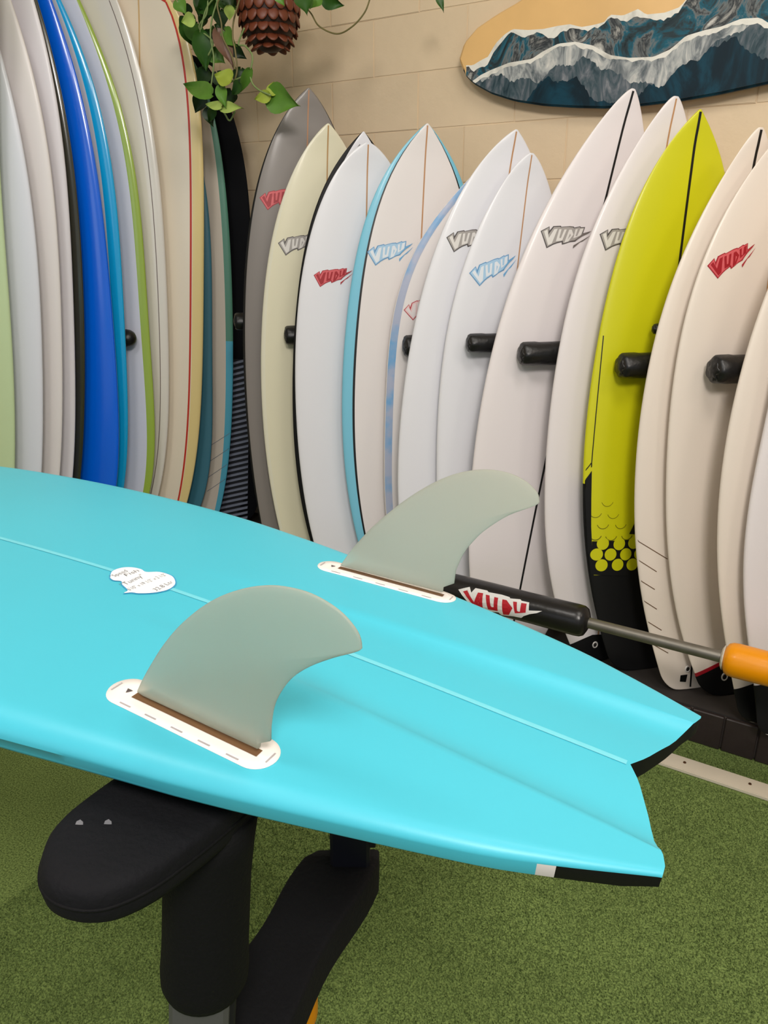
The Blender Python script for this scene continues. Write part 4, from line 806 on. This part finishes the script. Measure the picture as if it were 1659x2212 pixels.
def slab(name, ol, z0, z1, bev, m, parent):
    n = len(ol); c = (sum(p[0] for p in ol) / n, sum(p[1] for p in ol) / n); V = []; F = []
    def inset(p, d): 
        v = Vector((p[0] - axp.x, p[1] - axp.y)); s = v.dot(axd); t = v.dot(axn); t2 = t - math.copysign(min(abs(t), d), t); return artpt(s + (d if s < .02 else 0), t2)
    for z, d in ((z0, bev), (z0 + bev, 0), (z1 - bev, 0), (z1, bev)):
        for p in ol: q = inset(p, d); V.append((q[0], q[1], z))
    for k in range(3):
        for j in range(n): F.append((k * n + j, k * n + (j + 1) % n, (k + 1) * n + (j + 1) % n, (k + 1) * n + j))
    F.append(tuple(range(n))[::-1]); F.append(tuple(3 * n + j for j in range(n)))
    return from_lists(name, V, F, [m], parent, False)
m_sand = mat('sand_paint', (232, 188, 124), .35, .4, coat=.3, noise=(5, .16))
artbody = slab('board_body', outl, -.015, .012, .006, m_sand, art)
ART_EDGE = True
def wave_mat(name, cols, scale, dist, stretch):
    m = bpy.data.materials.new(name); m.use_nodes = True; nt = m.node_tree; bs = nt.nodes['Principled BSDF']; bs.inputs['Roughness'].default_value = .5; bs.inputs['Specular IOR Level'].default_value = .2
    tc = nt.nodes.new('ShaderNodeTexCoord'); mp = nt.nodes.new('ShaderNodeMapping'); mp.inputs['Scale'].default_value = stretch
    n = nt.nodes.new('ShaderNodeTexNoise'); n.inputs['Scale'].default_value = scale; n.inputs['Detail'].default_value = 9; n.inputs['Distortion'].default_value = dist; n.inputs['Roughness'].default_value = .62
    r = nt.nodes.new('ShaderNodeValToRGB'); el = r.color_ramp.elements
    el[0].position = cols[0][0]; el[0].color = (*lin(cols[0][1]), 1); el[1].position = cols[-1][0]; el[1].color = (*lin(cols[-1][1]), 1)
    for p, c in cols[1:-1]: x = el.new(p); x.color = (*lin(c), 1)
    nt.links.new(tc.outputs['Object'], mp.inputs[0]); nt.links.new(mp.outputs[0], n.inputs['Vector']); nt.links.new(n.outputs['Fac'], r.inputs[0]); nt.links.new(r.outputs[0], bs.inputs['Base Color'])
    return m
m_back = wave_mat('back_wave_paint', [(.30, (16, 26, 32)), (.40, (44, 60, 66)), (.46, (24, 92, 112)), (.51, (112, 116, 116)), (.56, (40, 46, 52)), (.62, (150, 150, 146)), (.72, (220, 218, 212))], 9, 1.4, (1, .8, 1))
m_front = wave_mat('front_wave_paint', [(.25, (4, 20, 30)), (.45, (6, 34, 46)), (.56, (10, 60, 78)), (.68, (26, 60, 70)), (.85, (70, 84, 90))], 5, 1.2, (1, .55, 1))
m_spray = wave_mat('spray_paint', [(.30, (40, 62, 70)), (.44, (118, 124, 128)), (.55, (168, 172, 172)), (.70, (214, 212, 206))], 12, 2.0, (1.4, .6, 1))
m_foamw = wave_mat('foam_paint', [(.3, (190, 188, 180)), (.5, (228, 226, 218)), (.7, (240, 238, 230))], 14, .6, (1, 1, 1))
def upper(poly_top, x): return interp(x, poly_top)
bk = [tuple(p) for p in OC['back']]; fr_ = [tuple(p) for p in OC['front']]
def lower_edge(x):
    # lower outline of the board at wall x
    best = None
    for (x0_, y0_), (x1_, y1_) in zip(LOWO, LOWO[1:]):
        if x0_ <= x <= x1_: return y0_ + (y1_ - y0_) * (x - x0_) / max(1e-6, x1_ - x0_)
    return LOWO[-1][1]
LOWO = [(x, y) for x, y in [artpt(s, -(art_lo(s) - .006)) for s in ss if s > .012]]
HIO = [(x, y) for x, y in [artpt(s, (art_hi(s) - .006)) for s in ss if s > .002]]
XS0, XS1 = LOWO[0][0] + .001, LOWO[-1][0] - .03
def band(name, top, bot, x0_, x1_, m, z, n=160, rag=0, seed=1):
    V = []; F = []; rr = random.Random(seed); w = 0
    for i in range(n + 1):
        x = x0_ + (x1_ - x0_) * i / n; w = .55 * w + rr.uniform(-1, 1) * rag; y1_, y0_ = top(x), bot(x) + w
        le = lower_edge(x); he = interp(x, HIO); y1_ = min(max(y1_, le), he); y0_ = min(max(min(y0_, y1_ - .0005), le), he)
        for k in range(3): V.append((x, y0_ + (y1_ - y0_) * k / 2, z))
        if i:
            for k in range(2): a = (i - 1) * 3 + k; F.append((a, a + 3, a + 4, a + 1))
    return from_lists(name, V, F, [m], art, False)
ftop = lambda x: interp(x, fr_) if x > fr_[0][0] else lower_edge(x)
btop = lambda x: interp(x, bk)
artbody.data.materials.append(m_front)
for p in artbody.data.polygons:
    c = p.center
    if len(p.vertices) == 4 and c.y < interp(c.x, bk) - .004: p.material_index = 1
band('back_wave', btop, lambda x: lower_edge(x), XS0, XS1, m_back, .0126)
band('front_wave', ftop, lambda x: lower_edge(x), XS0, XS1, m_front, .0132)
m_mist = wave_mat('mist_paint', [(.30, (20, 44, 54)), (.45, (62, 80, 88)), (.58, (96, 104, 112)), (.75, (150, 152, 156))], 13, 2.4, (1.6, .5, 1))
def lump(x, k): return .5 + .5 * math.sin(x * 9.3 + k) * math.sin(x * 4.1 + 2 * k)
band('wave_mist', ftop, lambda x: ftop(x) - .03 - .13 * lump(x, .6) - .012 * math.sin(x * 53), XS0 + .03, XS1, m_mist, .0135, n=300, rag=.006, seed=8)
band('wave_spray', ftop, lambda x: ftop(x) - .012 - .085 * lump(x, 1.9) ** 1.5 - .008 * math.sin(x * 61), XS0 + .03, XS1, m_spray, .0138, n=300, rag=.005, seed=5)
band('foam_crest', lambda x: btop(x) + .004, lambda x: btop(x) - .013 - .010 * math.sin(x * 37) * math.sin(x * 13), XS0, XS1, m_foamw, .0142, rag=.006, seed=2)
band('foam_crest', lambda x: ftop(x) + .003, lambda x: ftop(x) - .010, fr_[0][0], XS1, m_foamw, .0142, rag=.004, seed=3)
for q in (-1.0, -.1):
    tube('hanging_bracket', [(q, interp(q, LOWO) + .12, -.049), (q, interp(q, LOWO) + .12, -.012)], .02, m_flange, art, n=12)

# ------------------------------------------------------------------ hanging planter with trailing ivy
pc_ = Vector(D['pot'][0]); plant = empty('hanging_planter', Matrix.Translation(pc_)); tag(plant, 'brown scaly hanging pot with trailing heart-leaved green vine', 'hanging plant')
m_pot = mat('dark_brown_ceramic', (48, 24, 16), .5, .4); m_sc = mat('brown_glazed_scale', (104, 50, 28), .45, .5, noise=(18, .35), bump=(30, .3))
Rp = .112
def potr(z):   # z from -0.13 (bottom) up
    return Rp * math.sqrt(max(0, 1 - (min(0, z - .02) / .155) ** 2)) if z < .02 else Rp * (1 - ((z - .02) / .2) ** 2 * .25)
prof = [(-.1345, .012), (-.131, .03), (-.12, potr(-.12)), (-.10, potr(-.10)), (-.07, potr(-.07)), (-.03, potr(-.03)), (.02, Rp), (.08, potr(.08)), (.13, potr(.13)), (.135, potr(.13) - .012), (.11, potr(.11) - .014)]
V = []; F = []
for z, r in prof:
    for j in range(40): V.append((r * .95 * math.cos(2 * math.pi * j / 40), r * .95 * math.sin(2 * math.pi * j / 40), z))
for k in range(len(prof) - 1):
    for j in range(40): F.append((k * 40 + j, k * 40 + (j + 1) % 40, (k + 1) * 40 + (j + 1) % 40, (k + 1) * 40 + j))
F.append(tuple(range(40))[::-1]); F.append(tuple((len(prof) - 1) * 40 + j for j in range(40)))
from_lists('pot', V, F, [m_pot], plant)
bm = bmesh.new(); bmesh.ops.create_uvsphere(bm, u_segments=10, v_segments=6, radius=1)
for v in bm.verts: v.co = Vector((v.co.x * .0215 * (1 - .35 * abs(v.co.z) ** 1.5), v.co.y * .0055, v.co.z * .0245))
sme = bpy.data.meshes.new('scale'); bm.to_mesh(sme); bm.free(); sme.materials.append(m_sc)
for f in sme.polygons: f.use_smooth = True
for k, z in enumerate([-.118, -.095, -.066, -.034, 0.0, .034, .068, .102]):
    r = potr(z); n = max(6, int(2 * math.pi * r / .0385)); sl_ = (potr(z + .01) - potr(z - .01)) / .02
    for j in range(n):
        a = 2 * math.pi * (j + .5 * (k % 2)) / n; o = bpy.data.objects.new('scale', sme); COL.objects.link(o); o.parent = plant
        o.location = (r * .95 * math.cos(a), r * .95 * math.sin(a), z); o.rotation_mode = 'XYZ'
        o.rotation_euler = Matrix(((-math.sin(a), math.cos(a), 0), (math.cos(a), math.sin(a), 0), (0, 0, 1))).transposed().to_euler()
        o.rotation_euler.rotate_axis('X', -math.atan(sl_) * -1 if False else math.atan(sl_) * -1)
        o.scale = (min(1.25, 2 * math.pi * r / n / .038),) * 3 if n > 6 else (.8, .8, .8)
PMi = plant.matrix_world.inverted()
for j in range(3):
    a = 2 * math.pi * j / 3; tube('hanger_cord', [(.095 * math.cos(a), .095 * math.sin(a), .125), (.02 * math.cos(a), .02 * math.sin(a), .6), (0, 0, CEIL - pc_.z + .004)], .003, mat('jute_cord', (120, 98, 66), .9), plant, n=6)
LC = dict(deep=(28, 52, 18), dark=(44, 82, 22), mid=(86, 128, 44), yel=(150, 166, 62), pale=(164, 186, 96), brown=(112, 82, 66))
def leaf_mat(k):
    m = mat('leaf_' + k, LC[k], .45, .4, noise=(30, .22))
    return m
def leaf(base, tip, width, k, i):
    b_, t_ = Vector(base), Vector(tip); ax = (t_ - b_); L = ax.length; ax.normalize(); view = Vector((0, 0, 1.5)) - b_; view.normalize()
    rr = random.Random(i * 13 + 5); sx = ax.cross(view).normalized(); nn = sx.cross(ax).normalized()
    tw_ = rr.uniform(-.5, .5); sx, nn = sx * math.cos(tw_) + nn * math.sin(tw_), nn * math.cos(tw_) - sx * math.sin(tw_)
    half_ = [(0, .10), (.03, .50), (.10, .80), (.22, .98), (.35, .98), (.5, .84), (.65, .60), (.8, .34), (.92, .13), (1.0, 0.01)]
    V = []; F = []
    for a, w in half_:
        for c in (-1, -.55, 0, .55, 1):
            back = -.10 * L * (abs(c) ** 1.2) * max(0, 1 - a * 7) if a < .15 else 0
            fold = .16 * width * abs(c) ** 1.3 * (1.0) ; curl = -.22 * L * a * a
            V.append(PMi @ (b_ + ax * (a * L + back) + sx * (c * w * width / 2) + nn * (fold + curl + .03 * L * math.sin(6 * a + c * 2))))
    for r_ in range(len(half_) - 1):
        for c in range(4): q = r_ * 5 + c; F.append((q, q + 1, q + 6, q + 5))
    return from_lists('leaf', V, F, [leaf_mat(k)], plant)
for i, (b_, t_, w, k) in enumerate(D['leaves']): leaf(b_, t_, w, k, i)
# sparser foliage spilling over the rim, above the frame
rr = random.Random(9)
for i in range(26):
    a = rr.uniform(0, 6.28); h = rr.uniform(.10, .26); r = rr.uniform(.05, .16); p = pc_ + Vector((r * math.cos(a), r * math.sin(a), h)); q = p + Vector((.05 * math.cos(a), .05 * math.sin(a), rr.uniform(-.05, .02)))
    leaf(p, q, .045, rr.choice(['dark', 'mid', 'mid']), 100 + i)
for i, (b_, t_, w, k) in enumerate(D['leaves2']): leaf(b_, t_, w, k, 300 + i)
mv = mat('vine_stem', (112, 104, 62), .6, noise=(40, .3)); mv2 = mat('vine_stem_green', (120, 140, 84), .6)
for i, v in enumerate(D['vines']):
    tube('vine', [PMi @ p for p in catmull([Vector(q) for q in v], 8)], .0030 if i != 5 else .0026, mv if i in (1, 2, 5) else mv2, plant, n=7)
